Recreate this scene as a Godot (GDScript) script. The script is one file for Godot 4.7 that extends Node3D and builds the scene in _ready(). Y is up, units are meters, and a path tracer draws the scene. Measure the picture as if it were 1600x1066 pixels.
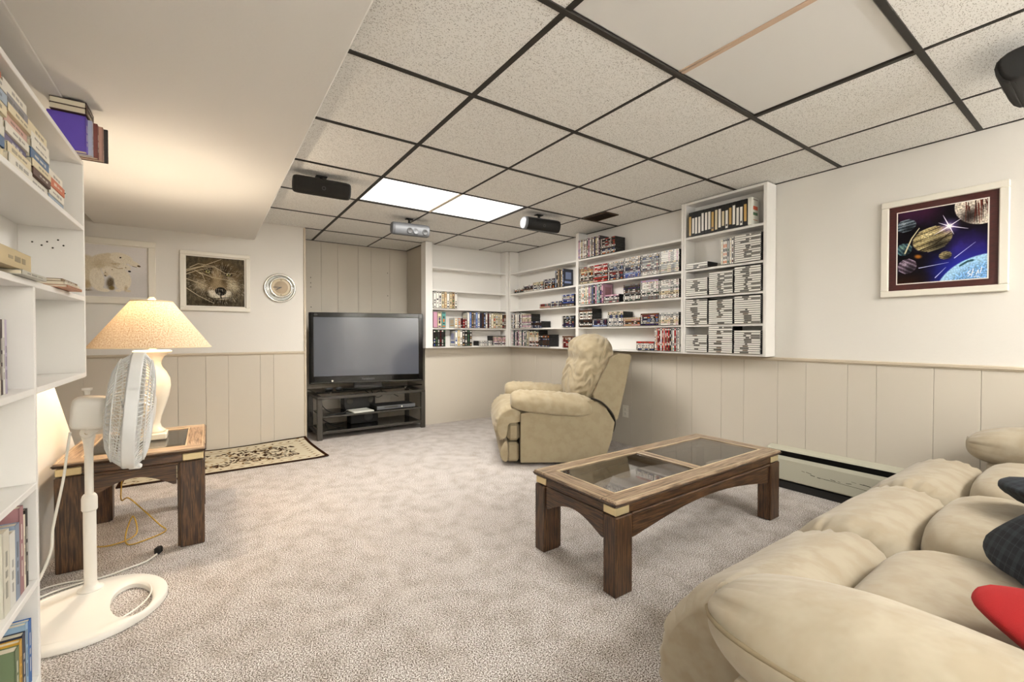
extends Node3D

const CEIL := 2.104
const RX := 3.28
const BZ := -4.72
var names := {}
var M := {}
var rng := RandomNumberGenerator.new()
const ORD := ["first", "second", "third", "fourth", "fifth", "sixth", "seventh", "eighth", "ninth", "tenth", "eleventh", "twelfth", "thirteenth", "fourteenth", "fifteenth", "sixteenth", "seventeenth", "eighteenth", "nineteenth", "twentieth", "twenty-first", "twenty-second", "twenty-third", "twenty-fourth", "twenty-fifth", "twenty-sixth", "twenty-seventh"]


func _ready() -> void:
	rng.seed = 7
	setup_view()
	make_materials()
	build_floor()
	build_walls()
	build_ceiling()
	build_media_bookcases()
	build_corner_bookcase()
	build_sofa()
	build_recliner()
	build_coffee_table()
	build_end_table()
	build_tv()
	build_table_lamp()
	build_fan()
	build_heater()
	build_wall_things()
	build_speakers()
	build_rug()
	build_cords()
	unseen_uplighter("unseen black floor lamp near the rear wall, placed to brighten the ceiling", Vector3(0.95, 0, 2.5), 18.0)
	unseen_uplighter("unseen black floor lamp behind the sofa, placed to brighten the ceiling", Vector3(2.5, 0, 2.75), 13.0)
	unseen_uplighter("unseen black floor lamp behind the left bookcase, placed to brighten the soffit", Vector3(-0.15, 0, 1.6), 6.5)
	fill_media()
	fill_books()


func setup_view() -> void:
	var cam := Camera3D.new()
	cam.name = "camera"
	cam.fov = 2.0 * rad_to_deg(atan(533.0 / 682.3))
	cam.position = Vector3(0, 1.05, 0)
	cam.rotation_order = EULER_ORDER_YXZ
	cam.rotation = Vector3(deg_to_rad(-0.826), deg_to_rad(-34.9145), 0)
	cam.near = 0.02
	cam.far = 60.0
	add_child(cam)
	cam.current = true
	var env := Environment.new()
	env.background_mode = Environment.BG_COLOR
	env.background_color = Color(0.75, 0.78, 0.82)
	env.ambient_light_source = Environment.AMBIENT_SOURCE_DISABLED
	env.tonemap_mode = Environment.TONE_MAPPER_LINEAR
	env.tonemap_exposure = 1.0
	env.sdfgi_enabled = true
	env.ssao_enabled = true
	env.ssil_enabled = true
	var we := WorldEnvironment.new()
	we.name = "environment"
	we.environment = env
	add_child(we)
	# the lit troffers; their glowing lenses are built in build_ceiling()
	panel_light("troffer_light", Vector3(1.578, CEIL - 0.012, -3.21), Vector2(1.12, 0.54), 5.8, Color(1.0, 0.985, 0.96))
	panel_light("troffer_light", Vector3(2.185, CEIL - 0.012, 1.04), Vector2(1.12, 0.54), 6.0, Color(1.0, 0.985, 0.96))  # out of view, placed to light the sofa and carpet from behind


func panel_light(called: String, at: Vector3, size: Vector2, energy: float, col: Color) -> void:
	var l := AreaLight3D.new()
	l.name = numbered(called)
	l.area_size = size
	l.light_energy = energy
	l.light_color = col
	l.area_range = 12.0
	l.shadow_enabled = true
	l.position = at
	l.rotation = Vector3(-PI / 2, 0, 0)
	add_child(l)


# ---------------------------------------------------------------- naming
func numbered(called: String) -> String:
	if names.has(called):
		names[called] += 1
		return "%s_%03d" % [called, names[called]]
	names[called] = 0
	return called


func tag(o: Node3D, label: String, category: String, group := "", kind := "") -> Node3D:
	o.set_meta("label", label)
	o.set_meta("category", category)
	if group:
		o.set_meta("group", group)
	if kind:
		o.set_meta("kind", kind)
	return o


func thing(called: String, label: String, category: String, at := Vector3.ZERO, turn := 0.0, group := "", kind := "") -> Node3D:
	var o := Node3D.new()
	o.name = numbered(called)
	add_child(o)
	o.position = at
	o.rotation.y = turn
	return tag(o, label, category, group, kind)


func part(parent: Node3D, called: String, st: SurfaceTool, m: Material, label := "") -> MeshInstance3D:
	var o := MeshInstance3D.new()
	o.name = called
	o.mesh = st.commit()
	o.material_override = m
	parent.add_child(o, true)
	if label:
		o.set_meta("label", label)
	return o


func solo(called: String, st: SurfaceTool, m: Material, label: String, category: String, at := Vector3.ZERO, group := "", kind := "") -> MeshInstance3D:
	var o := MeshInstance3D.new()
	o.name = numbered(called)
	o.mesh = st.commit()
	o.material_override = m
	add_child(o)
	o.position = at
	tag(o, label, category, group, kind)
	return o


# ---------------------------------------------------------------- shapes
func sm() -> SurfaceTool:
	var st := SurfaceTool.new()
	st.begin(Mesh.PRIMITIVE_TRIANGLES)
	return st


func vert(st: SurfaceTool, p: Vector3, n: Vector3, uv := Vector2.ZERO, c := Color.WHITE) -> void:
	st.set_normal(n)
	st.set_uv(uv)
	st.set_color(c)
	st.add_vertex(p)


# a flat convex polygon whose front looks away from «inside»
func face(st: SurfaceTool, pts: Array, inside: Vector3, c := Color.WHITE) -> void:
	var n: Vector3 = (pts[1] - pts[0]).cross(pts[2] - pts[0]).normalized()
	var mid := Vector3.ZERO
	for p in pts:
		mid += p
	mid /= pts.size()
	var q := pts.duplicate()
	if n.dot(mid - inside) > 0.0:
		q.reverse()
	else:
		n = -n
	for i in range(1, q.size() - 1):
		vert(st, q[0], n, Vector2(0, 0), c)
		vert(st, q[i], n, Vector2(1, 0), c)
		vert(st, q[i + 1], n, Vector2(1, 1), c)


func quad_uv(st: SurfaceTool, a: Vector3, b: Vector3, c: Vector3, d: Vector3) -> void:  # a top left, b top right, c bottom right, d bottom left, seen from the front
	var n := (c - a).cross(b - a).normalized()
	for k in [[a, Vector2(0, 0)], [b, Vector2(1, 0)], [c, Vector2(1, 1)], [a, Vector2(0, 0)], [c, Vector2(1, 1)], [d, Vector2(0, 1)]]:
		vert(st, k[0], n, k[1])


func bx(st: SurfaceTool, at: Vector3, size: Vector3, ch := 0.0, b := Basis.IDENTITY, col := Color.WHITE) -> void:
	var h := size * 0.5
	ch = minf(ch, minf(h.x, minf(h.y, h.z)) * 0.95)
	var P := func(x: float, y: float, z: float) -> Vector3: return at + b * Vector3(x, y, z)
	var g := h - Vector3(ch, ch, ch)
	for s in [-1.0, 1.0]:
		face(st, [P.call(s * h.x, -g.y, -g.z), P.call(s * h.x, g.y, -g.z), P.call(s * h.x, g.y, g.z), P.call(s * h.x, -g.y, g.z)], at, col)
		face(st, [P.call(-g.x, s * h.y, -g.z), P.call(g.x, s * h.y, -g.z), P.call(g.x, s * h.y, g.z), P.call(-g.x, s * h.y, g.z)], at, col)
		face(st, [P.call(-g.x, -g.y, s * h.z), P.call(g.x, -g.y, s * h.z), P.call(g.x, g.y, s * h.z), P.call(-g.x, g.y, s * h.z)], at, col)
		if ch > 0.0:
			for t in [-1.0, 1.0]:
				face(st, [P.call(s * h.x, t * g.y, -g.z), P.call(s * h.x, t * g.y, g.z), P.call(s * g.x, t * h.y, g.z), P.call(s * g.x, t * h.y, -g.z)], at, col)
				face(st, [P.call(-g.x, s * h.y, t * g.z), P.call(g.x, s * h.y, t * g.z), P.call(g.x, s * g.y, t * h.z), P.call(-g.x, s * g.y, t * h.z)], at, col)
				face(st, [P.call(s * h.x, -g.y, t * g.z), P.call(s * h.x, g.y, t * g.z), P.call(s * g.x, g.y, t * h.z), P.call(s * g.x, -g.y, t * h.z)], at, col)
				for u in [-1.0, 1.0]:
					face(st, [P.call(s * h.x, t * g.y, u * g.z), P.call(s * g.x, t * h.y, u * g.z), P.call(s * g.x, t * g.y, u * h.z)], at, col)


# a box given by its corners
func slab(st: SurfaceTool, lo: Vector3, hi: Vector3, ch := 0.0) -> void:
	bx(st, (lo + hi) * 0.5, hi - lo, ch)


# rows of points, smooth; closed round the columns when «wrap»
func grid(st: SurfaceTool, rows: Array, wrap := true, flip := 0) -> void:
	var nr := rows.size()
	var nc: int = rows[0].size()
	var norm := []
	var mid := Vector3.ZERO
	for r in rows:
		var a := PackedVector3Array()
		a.resize(nc)
		norm.append(a)
		for p in r:
			mid += p
	mid /= float(nr * nc)
	var outward := 0.0
	var last := nc if wrap else nc - 1
	for i in nr - 1:
		for j in last:
			var k := (j + 1) % nc
			var a: Vector3 = rows[i][j]
			var b: Vector3 = rows[i][k]
			var c: Vector3 = rows[i + 1][k]
			var d: Vector3 = rows[i + 1][j]
			var n := (c - a).cross(d - b)
			outward += n.dot((a + b + c + d) * 0.25 - mid)
			norm[i][j] += n
			norm[i][k] += n
			norm[i + 1][k] += n
			norm[i + 1][j] += n
	for i in nr:  # a row drawn together into one point shares one normal
		if rows[i][0].distance_squared_to(rows[i][nc / 2]) < 1e-12 and rows[i][0].distance_squared_to(rows[i][nc / 3]) < 1e-12:
			var s := Vector3.ZERO
			for j in nc:
				s += norm[i][j]
			for j in nc:
				norm[i][j] = s
	var sgn := 1.0 if outward >= 0.0 else -1.0
	if flip != 0:
		sgn = float(flip)
	for i in nr - 1:
		for j in last:
			var k := (j + 1) % nc
			var idx := [[i, j], [i, k], [i + 1, k], [i, j], [i + 1, k], [i + 1, j]]
			if sgn > 0.0:
				idx = [[i, j], [i + 1, k], [i, k], [i, j], [i + 1, j], [i + 1, k]]
			for e in idx:
				var u := float(e[1]) / last
				if e[1] == 0 and k == 0:
					u = 1.0
				vert(st, rows[e[0]][e[1]], (norm[e[0]][e[1]] * sgn).normalized(), Vector2(u, float(e[0]) / (nr - 1)))


func ring_frame(dir: Vector3, prev: Vector3) -> Vector3:
	var s := prev - dir * prev.dot(dir)
	if s.length() < 1e-4:
		s = dir.cross(Vector3.UP if absf(dir.y) < 0.9 else Vector3.RIGHT)
	return s.normalized()


func tube(st: SurfaceTool, pts: Array, r: float, n := 8, r2 := -1.0) -> void:
	var rows := []
	var side := Vector3(0.3, 0.7, 0.2)
	for i in pts.size():
		var a: Vector3 = pts[maxi(i - 1, 0)]
		var b: Vector3 = pts[mini(i + 1, pts.size() - 1)]
		var d := (b - a).normalized()
		side = ring_frame(d, side)
		var up := d.cross(side)
		var row := PackedVector3Array()
		var rr := r if r2 < 0.0 else lerpf(r, r2, float(i) / (pts.size() - 1))
		for j in n:
			var t := TAU * j / n
			row.append(pts[i] + (side * cos(t) + up * sin(t)) * rr)
		if i == 0:
			rows.append(same(pts[0], n))
			rows.append(row)
		rows.append(row)
		if i == pts.size() - 1:
			rows.append(row)
			rows.append(same(pts[i], n))
	grid(st, rows)


func same(p: Vector3, n: int) -> PackedVector3Array:
	var a := PackedVector3Array()
	for i in n:
		a.append(p)
	return a


# profile of (radius, height); a repeated point makes a sharp edge
func lathe(st: SurfaceTool, prof: Array, n := 32, at := Vector3.ZERO, b := Basis.IDENTITY, flip := 0) -> void:
	var rows := []
	for q in prof:
		var row := PackedVector3Array()
		for j in n:
			var t := TAU * j / n
			row.append(at + b * Vector3(cos(t) * q.x, q.y, sin(t) * q.x))
		rows.append(row)
	grid(st, rows, true, flip)


# superellipsoid cushion; poles on the local x axis; disp(point, dir) -> offset
func soft(st: SurfaceTool, at: Vector3, half: Vector3, p := 4.0, nu := 40, nv := 24, b := Basis.IDENTITY, disp = null) -> void:
	var rows := []
	for i in nv + 1:
		var th := PI * i / nv
		var row := PackedVector3Array()
		for j in nu:
			var ph := TAU * j / nu
			var s := Vector3(cos(th), sin(th) * cos(ph), sin(th) * sin(ph))
			var t := pow(pow(absf(s.x), p) + pow(absf(s.y), p) + pow(absf(s.z), p), -1.0 / p)
			var q := s * t * half
			if disp != null:
				q += disp.call(q, s)
			row.append(at + b * q)
		rows.append(row)
	grid(st, rows)


# a closed outline (in the local z-y plane) carried along x from x0 to x1, drawn in at the ends
func loft(st: SurfaceTool, prof: Array, x0: float, x1: float, m := 24, round_by := 0.5, power := 5.0, b := Transform3D.IDENTITY, disp = null) -> void:
	var c := Vector2.ZERO
	for q in prof:
		c += q
	c /= prof.size()
	var rows := []
	for i in m + 1:
		var t := -cos(PI * i / m)
		var s := pow(maxf(0.0, 1.0 - pow(absf(t), power)), 1.0 / 2.2)
		s = lerpf(1.0 - round_by, 1.0, s)
		if i == 0 or i == m:
			var sc: float = 1.0 - round_by
			var row0 := PackedVector3Array()
			for q in prof:
				var w: Vector2 = c + (q - c) * sc
				row0.append(b * Vector3(lerpf(x0, x1, (t + 1) * 0.5), w.y, w.x))
			var hub := same(b * Vector3(lerpf(x0, x1, (t + 1) * 0.5), c.y, c.x), prof.size())
			if i == 0:
				rows.append(hub)
				rows.append(row0)
			else:
				rows.append(row0)
				rows.append(hub)
			continue
		var row := PackedVector3Array()
		for j in prof.size():
			var q: Vector2 = c + (prof[j] - c) * s
			var v := Vector3(lerpf(x0, x1, (t + 1) * 0.5), q.y, q.x)
			if disp != null:
				v += disp.call(v, t, float(j) / prof.size(), (prof[j] - c).normalized())
			row.append(b * v)
		rows.append(row)
	grid(st, rows)


# smooth closed outline through some points
func smooth_loop(pts: Array, per := 6) -> Array:
	var out := []
	var n := pts.size()
	for i in n:
		for k in per:
			var a: Vector2 = pts[i]
			out.append(a.cubic_interpolate(pts[(i + 1) % n], pts[(i - 1 + n) % n], pts[(i + 2) % n], float(k) / per))
	return out


func smooth_path(pts: Array, per := 6) -> Array:
	var out := []
	for i in pts.size() - 1:
		for k in per:
			var a: Vector3 = pts[i]
			out.append(a.cubic_interpolate(pts[i + 1], pts[maxi(i - 1, 0)], pts[mini(i + 2, pts.size() - 1)], float(k) / per))
	out.append(pts[-1])
	return out


# a flat outline given depth: outline in local x-y, from z0 to z1
func extrude(st: SurfaceTool, outline: PackedVector2Array, z0: float, z1: float, t := Transform3D.IDENTITY) -> void:
	var tri := Geometry2D.triangulate_polygon(outline)
	var cw := Geometry2D.is_polygon_clockwise(outline)
	var lo := minf(z0, z1)
	var hi := maxf(z0, z1)
	for i in range(0, tri.size(), 3):
		var a := outline[tri[i]]
		var b := outline[tri[i + 1]]
		var c := outline[tri[i + 2]]
		if (b - a).cross(c - a) < 0.0:
			var s := b
			b = c
			c = s
		# counter-clockwise seen from +z: the front is clockwise
		for q in [a, c, b]:
			vert(st, t * Vector3(q.x, q.y, hi), t.basis * Vector3(0, 0, 1), q)
		for q in [a, b, c]:
			vert(st, t * Vector3(q.x, q.y, lo), t.basis * Vector3(0, 0, -1), q)
	var n := outline.size()
	for i in n:
		var a := outline[i]
		var b := outline[(i + 1) % n]
		var e := b - a
		var out := Vector2(e.y, -e.x).normalized()
		if cw:
			out = -out
		var nn := t.basis * Vector3(out.x, out.y, 0)
		var p := [t * Vector3(a.x, a.y, lo), t * Vector3(b.x, b.y, lo), t * Vector3(b.x, b.y, hi), t * Vector3(a.x, a.y, hi)]
		var order := [0, 2, 1, 0, 3, 2] if not cw else [0, 1, 2, 0, 2, 3]
		for k in order:
			vert(st, p[k], nn)


func jit(a: float) -> float:
	return rng.randf_range(-a, a)


# ---------------------------------------------------------------- materials
func mat(name_: String, col: Color, rough := 0.6, metal := 0.0) -> StandardMaterial3D:
	var m := StandardMaterial3D.new()
	m.resource_name = name_
	m.albedo_color = col
	m.roughness = rough
	m.metallic = metal
	M[name_] = m
	return m


func noise_tex(freq: float, cols: Array, seed_ := 1, size := 512, kind := FastNoiseLite.TYPE_SIMPLEX_SMOOTH, octaves := 3, offs := []) -> NoiseTexture2D:
	var n := FastNoiseLite.new()
	n.seed = seed_
	n.noise_type = kind
	n.frequency = freq
	n.fractal_octaves = octaves
	var t := NoiseTexture2D.new()
	t.width = size
	t.height = size
	t.seamless = true
	t.noise = n
	var g := Gradient.new()
	var o := PackedFloat32Array()
	var c := PackedColorArray()
	for i in cols.size():
		o.append(offs[i] if offs.size() else float(i) / (cols.size() - 1))
		c.append(cols[i])
	g.offsets = o
	g.colors = c
	t.color_ramp = g
	return t


func tri(m: StandardMaterial3D, tex: Texture2D, scale: Vector3, world := true, rough := -1.0) -> StandardMaterial3D:
	m.albedo_texture = tex
	m.uv1_triplanar = true
	m.uv1_world_triplanar = world
	m.uv1_scale = scale
	if rough >= 0.0:
		m.roughness = rough
	return m


func relief(m: StandardMaterial3D, tex: Texture2D, cm: float) -> void:
	m.heightmap_enabled = true
	m.heightmap_texture = tex
	m.heightmap_scale = cm


func g(v: float) -> Color:
	return Color(v, v, v)


func make_materials() -> void:
	var m: StandardMaterial3D
	var plaster := noise_tex(0.03, [g(0.2), g(0.8)], 3, 512)
	m = mat("upper_wall", Color(0.855, 0.84, 0.81), 0.85)
	m.uv1_triplanar = true
	m.uv1_world_triplanar = true
	m.uv1_scale = Vector3(3, 3, 3)
	relief(m, plaster, 0.03)
	m = mat("soffit_paint", Color(0.875, 0.865, 0.845), 0.8)
	m.uv1_triplanar = true
	m.uv1_world_triplanar = true
	m.uv1_scale = Vector3(3, 3, 3)
	relief(m, plaster, 0.04)
	mat("tan_paint", Color(0.77, 0.738, 0.682), 0.6)
	mat("groove", Color(0.66, 0.62, 0.55), 0.8)
	mat("trim_paint", Color(0.74, 0.69, 0.61), 0.5)
	mat("white_paint", Color(0.91, 0.9, 0.88), 0.5)
	mat("shelf_back", Color(0.9, 0.89, 0.87), 0.7)
	# carpet: heather tufts under large soft tracks of the pile
	m = mat("carpet", Color(1, 1, 1), 1.0)
	var fine := noise_tex(0.17, [Color(0.36, 0.32, 0.29), Color(0.765, 0.735, 0.71), Color(0.97, 0.96, 0.95)], 11, 1024, FastNoiseLite.TYPE_SIMPLEX, 4, [0.22, 0.5, 0.78])
	tri(m, fine, Vector3(0.85, 0.85, 0.85))
	m.metallic_specular = 0.1
	relief(m, noise_tex(0.25, [g(0), g(1)], 11, 1024, FastNoiseLite.TYPE_SIMPLEX, 2), 0.3)
	m.detail_enabled = true
	m.detail_blend_mode = BaseMaterial3D.BLEND_MODE_MUL
	m.detail_uv_layer = BaseMaterial3D.DETAIL_UV_2
	m.uv2_triplanar = true
	m.uv2_world_triplanar = true
	m.uv2_scale = Vector3(0.7, 0.7, 0.7)
	m.detail_albedo = noise_tex(0.02, [Color(0.91, 0.9, 0.885), Color(0.965, 0.96, 0.955), Color(1, 1, 1)], 5, 512, FastNoiseLite.TYPE_SIMPLEX_SMOOTH, 5, [0.15, 0.45, 0.75])
	# ceiling
	m = mat("ceiling_tile", Color(1, 1, 1), 0.95)
	tri(m, fissured(), Vector3(0.8, 0.8, 0.8))
	m.metallic_specular = 0.15
	mat("bronze_grid", Color(0.105, 0.086, 0.056), 0.55)
	mat("lens_off", Color(0.86, 0.855, 0.84), 0.35)
	m = mat("lens_lit", Color(0.95, 0.95, 0.95), 0.4)
	m.emission_enabled = true
	m.emission = Color(1.0, 0.985, 0.96)
	m.emission_energy_multiplier = 1.6
	mat("stained_strip", Color(0.74, 0.64, 0.55), 0.7)
	# woods: grain along one axis of the piece
	var grain := noise_tex(0.022, [Color(0.12, 0.075, 0.045), Color(0.22, 0.145, 0.09), Color(0.36, 0.255, 0.16), Color(0.17, 0.11, 0.07)], 21, 512, FastNoiseLite.TYPE_SIMPLEX_SMOOTH, 4, [0.2, 0.45, 0.65, 0.85])
	for ax in ["x", "y", "z"]:
		m = mat("walnut_" + ax, Color(1, 1, 1), 0.38)
		tri(m, grain, Vector3(0.45 if ax == "x" else 7.5, 0.45 if ax == "y" else 7.5, 0.45 if ax == "z" else 7.5), false)
	var pale := noise_tex(0.022, [Color(0.33, 0.265, 0.2), Color(0.54, 0.455, 0.365), Color(0.66, 0.58, 0.49), Color(0.46, 0.38, 0.295)], 23, 512, FastNoiseLite.TYPE_SIMPLEX_SMOOTH, 4, [0.2, 0.45, 0.65, 0.85])
	for ax in ["x", "z"]:
		m = mat("oak_top_" + ax, Color(1, 1, 1), 0.32)
		tri(m, pale, Vector3(0.4 if ax == "x" else 8.0, 5.0, 0.4 if ax == "z" else 8.0), false)
	mat("gilt_line", Color(0.74, 0.67, 0.55), 0.3)
	mat("brass", Color(0.84, 0.77, 0.6), 0.32, 0.55)
	m = mat("smoked_glass", Color(0.14, 0.12, 0.08, 0.3), 0.02)
	m.transparency = BaseMaterial3D.TRANSPARENCY_ALPHA
	m.metallic_specular = 0.65
	m = mat("black_glass", Color(0.05, 0.055, 0.06), 0.07)
	# upholstery
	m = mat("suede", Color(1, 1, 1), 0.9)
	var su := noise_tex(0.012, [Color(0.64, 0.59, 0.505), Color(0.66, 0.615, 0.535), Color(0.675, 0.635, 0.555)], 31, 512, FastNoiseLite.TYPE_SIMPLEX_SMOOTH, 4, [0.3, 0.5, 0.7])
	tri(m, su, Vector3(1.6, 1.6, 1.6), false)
	m.rim_enabled = true
	m.rim = 0.35
	m.rim_tint = 0.6
	m.metallic_specular = 0.2
	relief(m, noise_tex(0.02, [g(0), g(1)], 33, 512, FastNoiseLite.TYPE_SIMPLEX_SMOOTH, 3), 0.2)
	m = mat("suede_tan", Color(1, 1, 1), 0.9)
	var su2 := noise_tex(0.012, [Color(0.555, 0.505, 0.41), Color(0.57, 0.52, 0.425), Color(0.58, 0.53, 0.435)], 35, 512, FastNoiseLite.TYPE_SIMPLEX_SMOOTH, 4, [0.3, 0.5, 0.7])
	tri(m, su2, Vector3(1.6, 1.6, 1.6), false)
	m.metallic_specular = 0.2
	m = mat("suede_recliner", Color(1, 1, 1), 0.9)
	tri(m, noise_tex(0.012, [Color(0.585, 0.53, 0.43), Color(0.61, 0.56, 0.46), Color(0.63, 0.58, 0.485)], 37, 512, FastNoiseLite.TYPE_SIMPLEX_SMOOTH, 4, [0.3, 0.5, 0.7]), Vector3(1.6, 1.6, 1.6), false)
	m.rim_enabled = true
	m.rim = 0.3
	m.rim_tint = 0.6
	m.metallic_specular = 0.2
	mat("seam_dark", Color(0.14, 0.11, 0.07), 0.9)
	m = mat("red_cloth", Color(0.66, 0.07, 0.085), 0.85)
	m.uv1_triplanar = true
	m.uv1_scale = Vector3(30, 30, 30)
	relief(m, noise_tex(0.1, [g(0), g(1)], 41, 256), 0.06)
	m = mat("plaid_cloth", Color(1, 1, 1), 0.9)
	tri(m, plaid(), Vector3(6, 6, 6), false)
	# plastics and metals
	mat("black_plastic", Color(0.055, 0.052, 0.048), 0.35)
	mat("gloss_black", Color(0.03, 0.03, 0.03), 0.1)
	mat("matte_black", Color(0.05, 0.047, 0.042), 0.7)
	mat("grille_cloth", Color(0.085, 0.075, 0.058), 0.95)
	mat("silver_plastic", Color(0.33, 0.335, 0.345), 0.5, 0.1)
	mat("dark_cone", Color(0.2, 0.2, 0.2), 0.5)
	m = mat("screen", Color(0.29, 0.31, 0.35), 0.12)
	m.metallic_specular = 0.75
	mat("gunmetal", Color(0.26, 0.245, 0.22), 0.4, 0.4)
	mat("fan_white", Color(0.9, 0.885, 0.85), 0.4)
	m = mat("fan_clear", Color(0.88, 0.885, 0.88), 0.3)
	mat("cord_white", Color(0.88, 0.87, 0.83), 0.5)
	mat("cord_yellow", Color(0.72, 0.58, 0.22), 0.5)
	mat("cord_black", Color(0.03, 0.03, 0.03), 0.5)
	mat("ceramic", Color(0.92, 0.89, 0.82), 0.25)
	m = mat("bulb", Color(1, 1, 1), 0.4)
	m.emission_enabled = true
	m.emission = Color(1.0, 0.86, 0.62)
	m.emission_energy_multiplier = 6.0
	m = mat("shade_cloth", Color(1, 1, 1), 0.9)
	tri(m, noise_tex(0.035, [Color(0.74, 0.6, 0.46), Color(0.86, 0.77, 0.65), Color(0.93, 0.88, 0.79)], 51, 512, FastNoiseLite.TYPE_SIMPLEX, 5, [0.25, 0.5, 0.7]), Vector3(6.5, 6.5, 6.5), false)
	m.backlight_enabled = true
	m.backlight = Color(0.3, 0.285, 0.26)
	m.cull_mode = BaseMaterial3D.CULL_DISABLED
	mat("shade_rim", Color(0.88, 0.8, 0.66), 0.8)
	mat("heater_paint", Color(0.69, 0.68, 0.61), 0.45)
	mat("heater_dark", Color(0.045, 0.04, 0.035), 0.6)
	mat("frame_cream", Color(0.885, 0.865, 0.815), 0.4)
	mat("mat_board", Color(0.9, 0.88, 0.84), 0.8)
	mat("chrome", Color(0.83, 0.82, 0.79), 0.12, 0.9)
	m = mat("clock_glass", Color(0.9, 0.92, 0.9, 0.3), 0.05)
	m.transparency = BaseMaterial3D.TRANSPARENCY_ALPHA
	mat("clock_dial", Color(0.6, 0.53, 0.43), 0.5, 0.1)
	mat("clock_ring", Color(0.78, 0.72, 0.61), 0.5)
	mat("outlet_white", Color(0.9, 0.88, 0.83), 0.4)
	mat("nail_hole", Color(0.2, 0.17, 0.13), 0.9)
	m = mat("print_ink", Color(1, 1, 1), 0.55)
	m.vertex_color_use_as_albedo = true
	m = mat("cover_film", Color(1, 1, 1), 0.3)
	m.vertex_color_use_as_albedo = true
	mat("case_black", Color(0.035, 0.033, 0.03), 0.45)
	mat("page_edge", Color(0.85, 0.81, 0.72), 0.9)
	mat("paper_white", Color(0.9, 0.9, 0.86), 0.7)
	mat("vent_brown", Color(0.26, 0.19, 0.11), 0.5)


func fissured() -> ImageTexture:
	var r := RandomNumberGenerator.new()
	r.seed = 99
	var n := 2048
	var im := Image.create_empty(n, n, false, Image.FORMAT_RGB8)
	im.fill(Color(0.925, 0.92, 0.905))
	for i in 90000:
		var c := r.randf_range(0.80, 0.92)
		im.set_pixel(r.randi() % n, r.randi() % n, Color(c, c * 0.985, c * 0.96))
	for i in 30000:
		var x := r.randf() * n
		var y := r.randf() * n
		var d := r.randf_range(0.36, 0.68)
		var a := r.randf_range(-0.5, 0.5) + (PI if r.randf() < 0.5 else 0.0)
		var long := r.randi_range(2, 9)
		for k in long:
			x += cos(a)
			y += sin(a)
			a += r.randf_range(-0.5, 0.5)
			im.set_pixel(posmod(int(x), n), posmod(int(y), n), Color(d, d * 0.95, d * 0.87))
			im.set_pixel(posmod(int(x), n), posmod(int(y) + 1, n), Color(d, d * 0.95, d * 0.87))
	for i in 150:
		var x := r.randi() % n
		var y := r.randi() % n
		for dx in 5:
			for dy in 4:
				if r.randf() < 0.8:
					im.set_pixel((x + dx) % n, (y + dy) % n, Color(0.3, 0.26, 0.2))
	return ImageTexture.create_from_image(im)


func plaid() -> ImageTexture:
	var im := Image.create_empty(128, 128, false, Image.FORMAT_RGB8)
	for y in 128:
		for x in 128:
			var c := Color(0.085, 0.105, 0.135)
			if x % 32 < 9:
				c = c.lerp(Color(0.24, 0.275, 0.3), 0.5)
			if y % 32 < 9:
				c = c.lerp(Color(0.24, 0.275, 0.3), 0.5)
			if x % 32 == 20 or y % 32 == 20:
				c = c.lerp(Color(0.42, 0.45, 0.46), 0.45)
			if (x + y) % 4 < 2:
				c = c.darkened(0.12)
			im.set_pixel(x, y, c)
	return ImageTexture.create_from_image(im)


# ---------------------------------------------------------------- the room
func build_floor() -> void:
	var st := sm()
	slab(st, Vector3(-1.9, -0.12, -5.45), Vector3(3.42, 0.0, 3.3))
	solo("floor", st, M.carpet, "mauve grey plush carpet covering the whole floor", "carpet", Vector3.ZERO, "", "structure")


func planks(parent: Node3D, along_x: bool, edges: Array, front: float, depth: float, y0: float, y1: float) -> void:
	for i in edges.size() - 1:
		var a: float = edges[i]
		var b: float = edges[i + 1]
		var gap := 0.0007
		var st := sm()
		if along_x:
			slab(st, Vector3(a + gap, y0, front - depth), Vector3(b - gap, y1, front), 0.0012)
		else:
			slab(st, Vector3(front, y0, a + gap), Vector3(front + depth, y1, b - gap), 0.0012)
		part(parent, "plank", st, M.tan_paint)


func wall(called: String, label: String) -> Node3D:
	return thing(called, label, "wall", Vector3.ZERO, 0.0, "", "structure")


func box_part(p: Node3D, called: String, lo: Vector3, hi: Vector3, m: Material, ch := 0.0, label := "") -> MeshInstance3D:
	var st := sm()
	slab(st, lo, hi, ch)
	return part(p, called, st, m, label)


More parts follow.
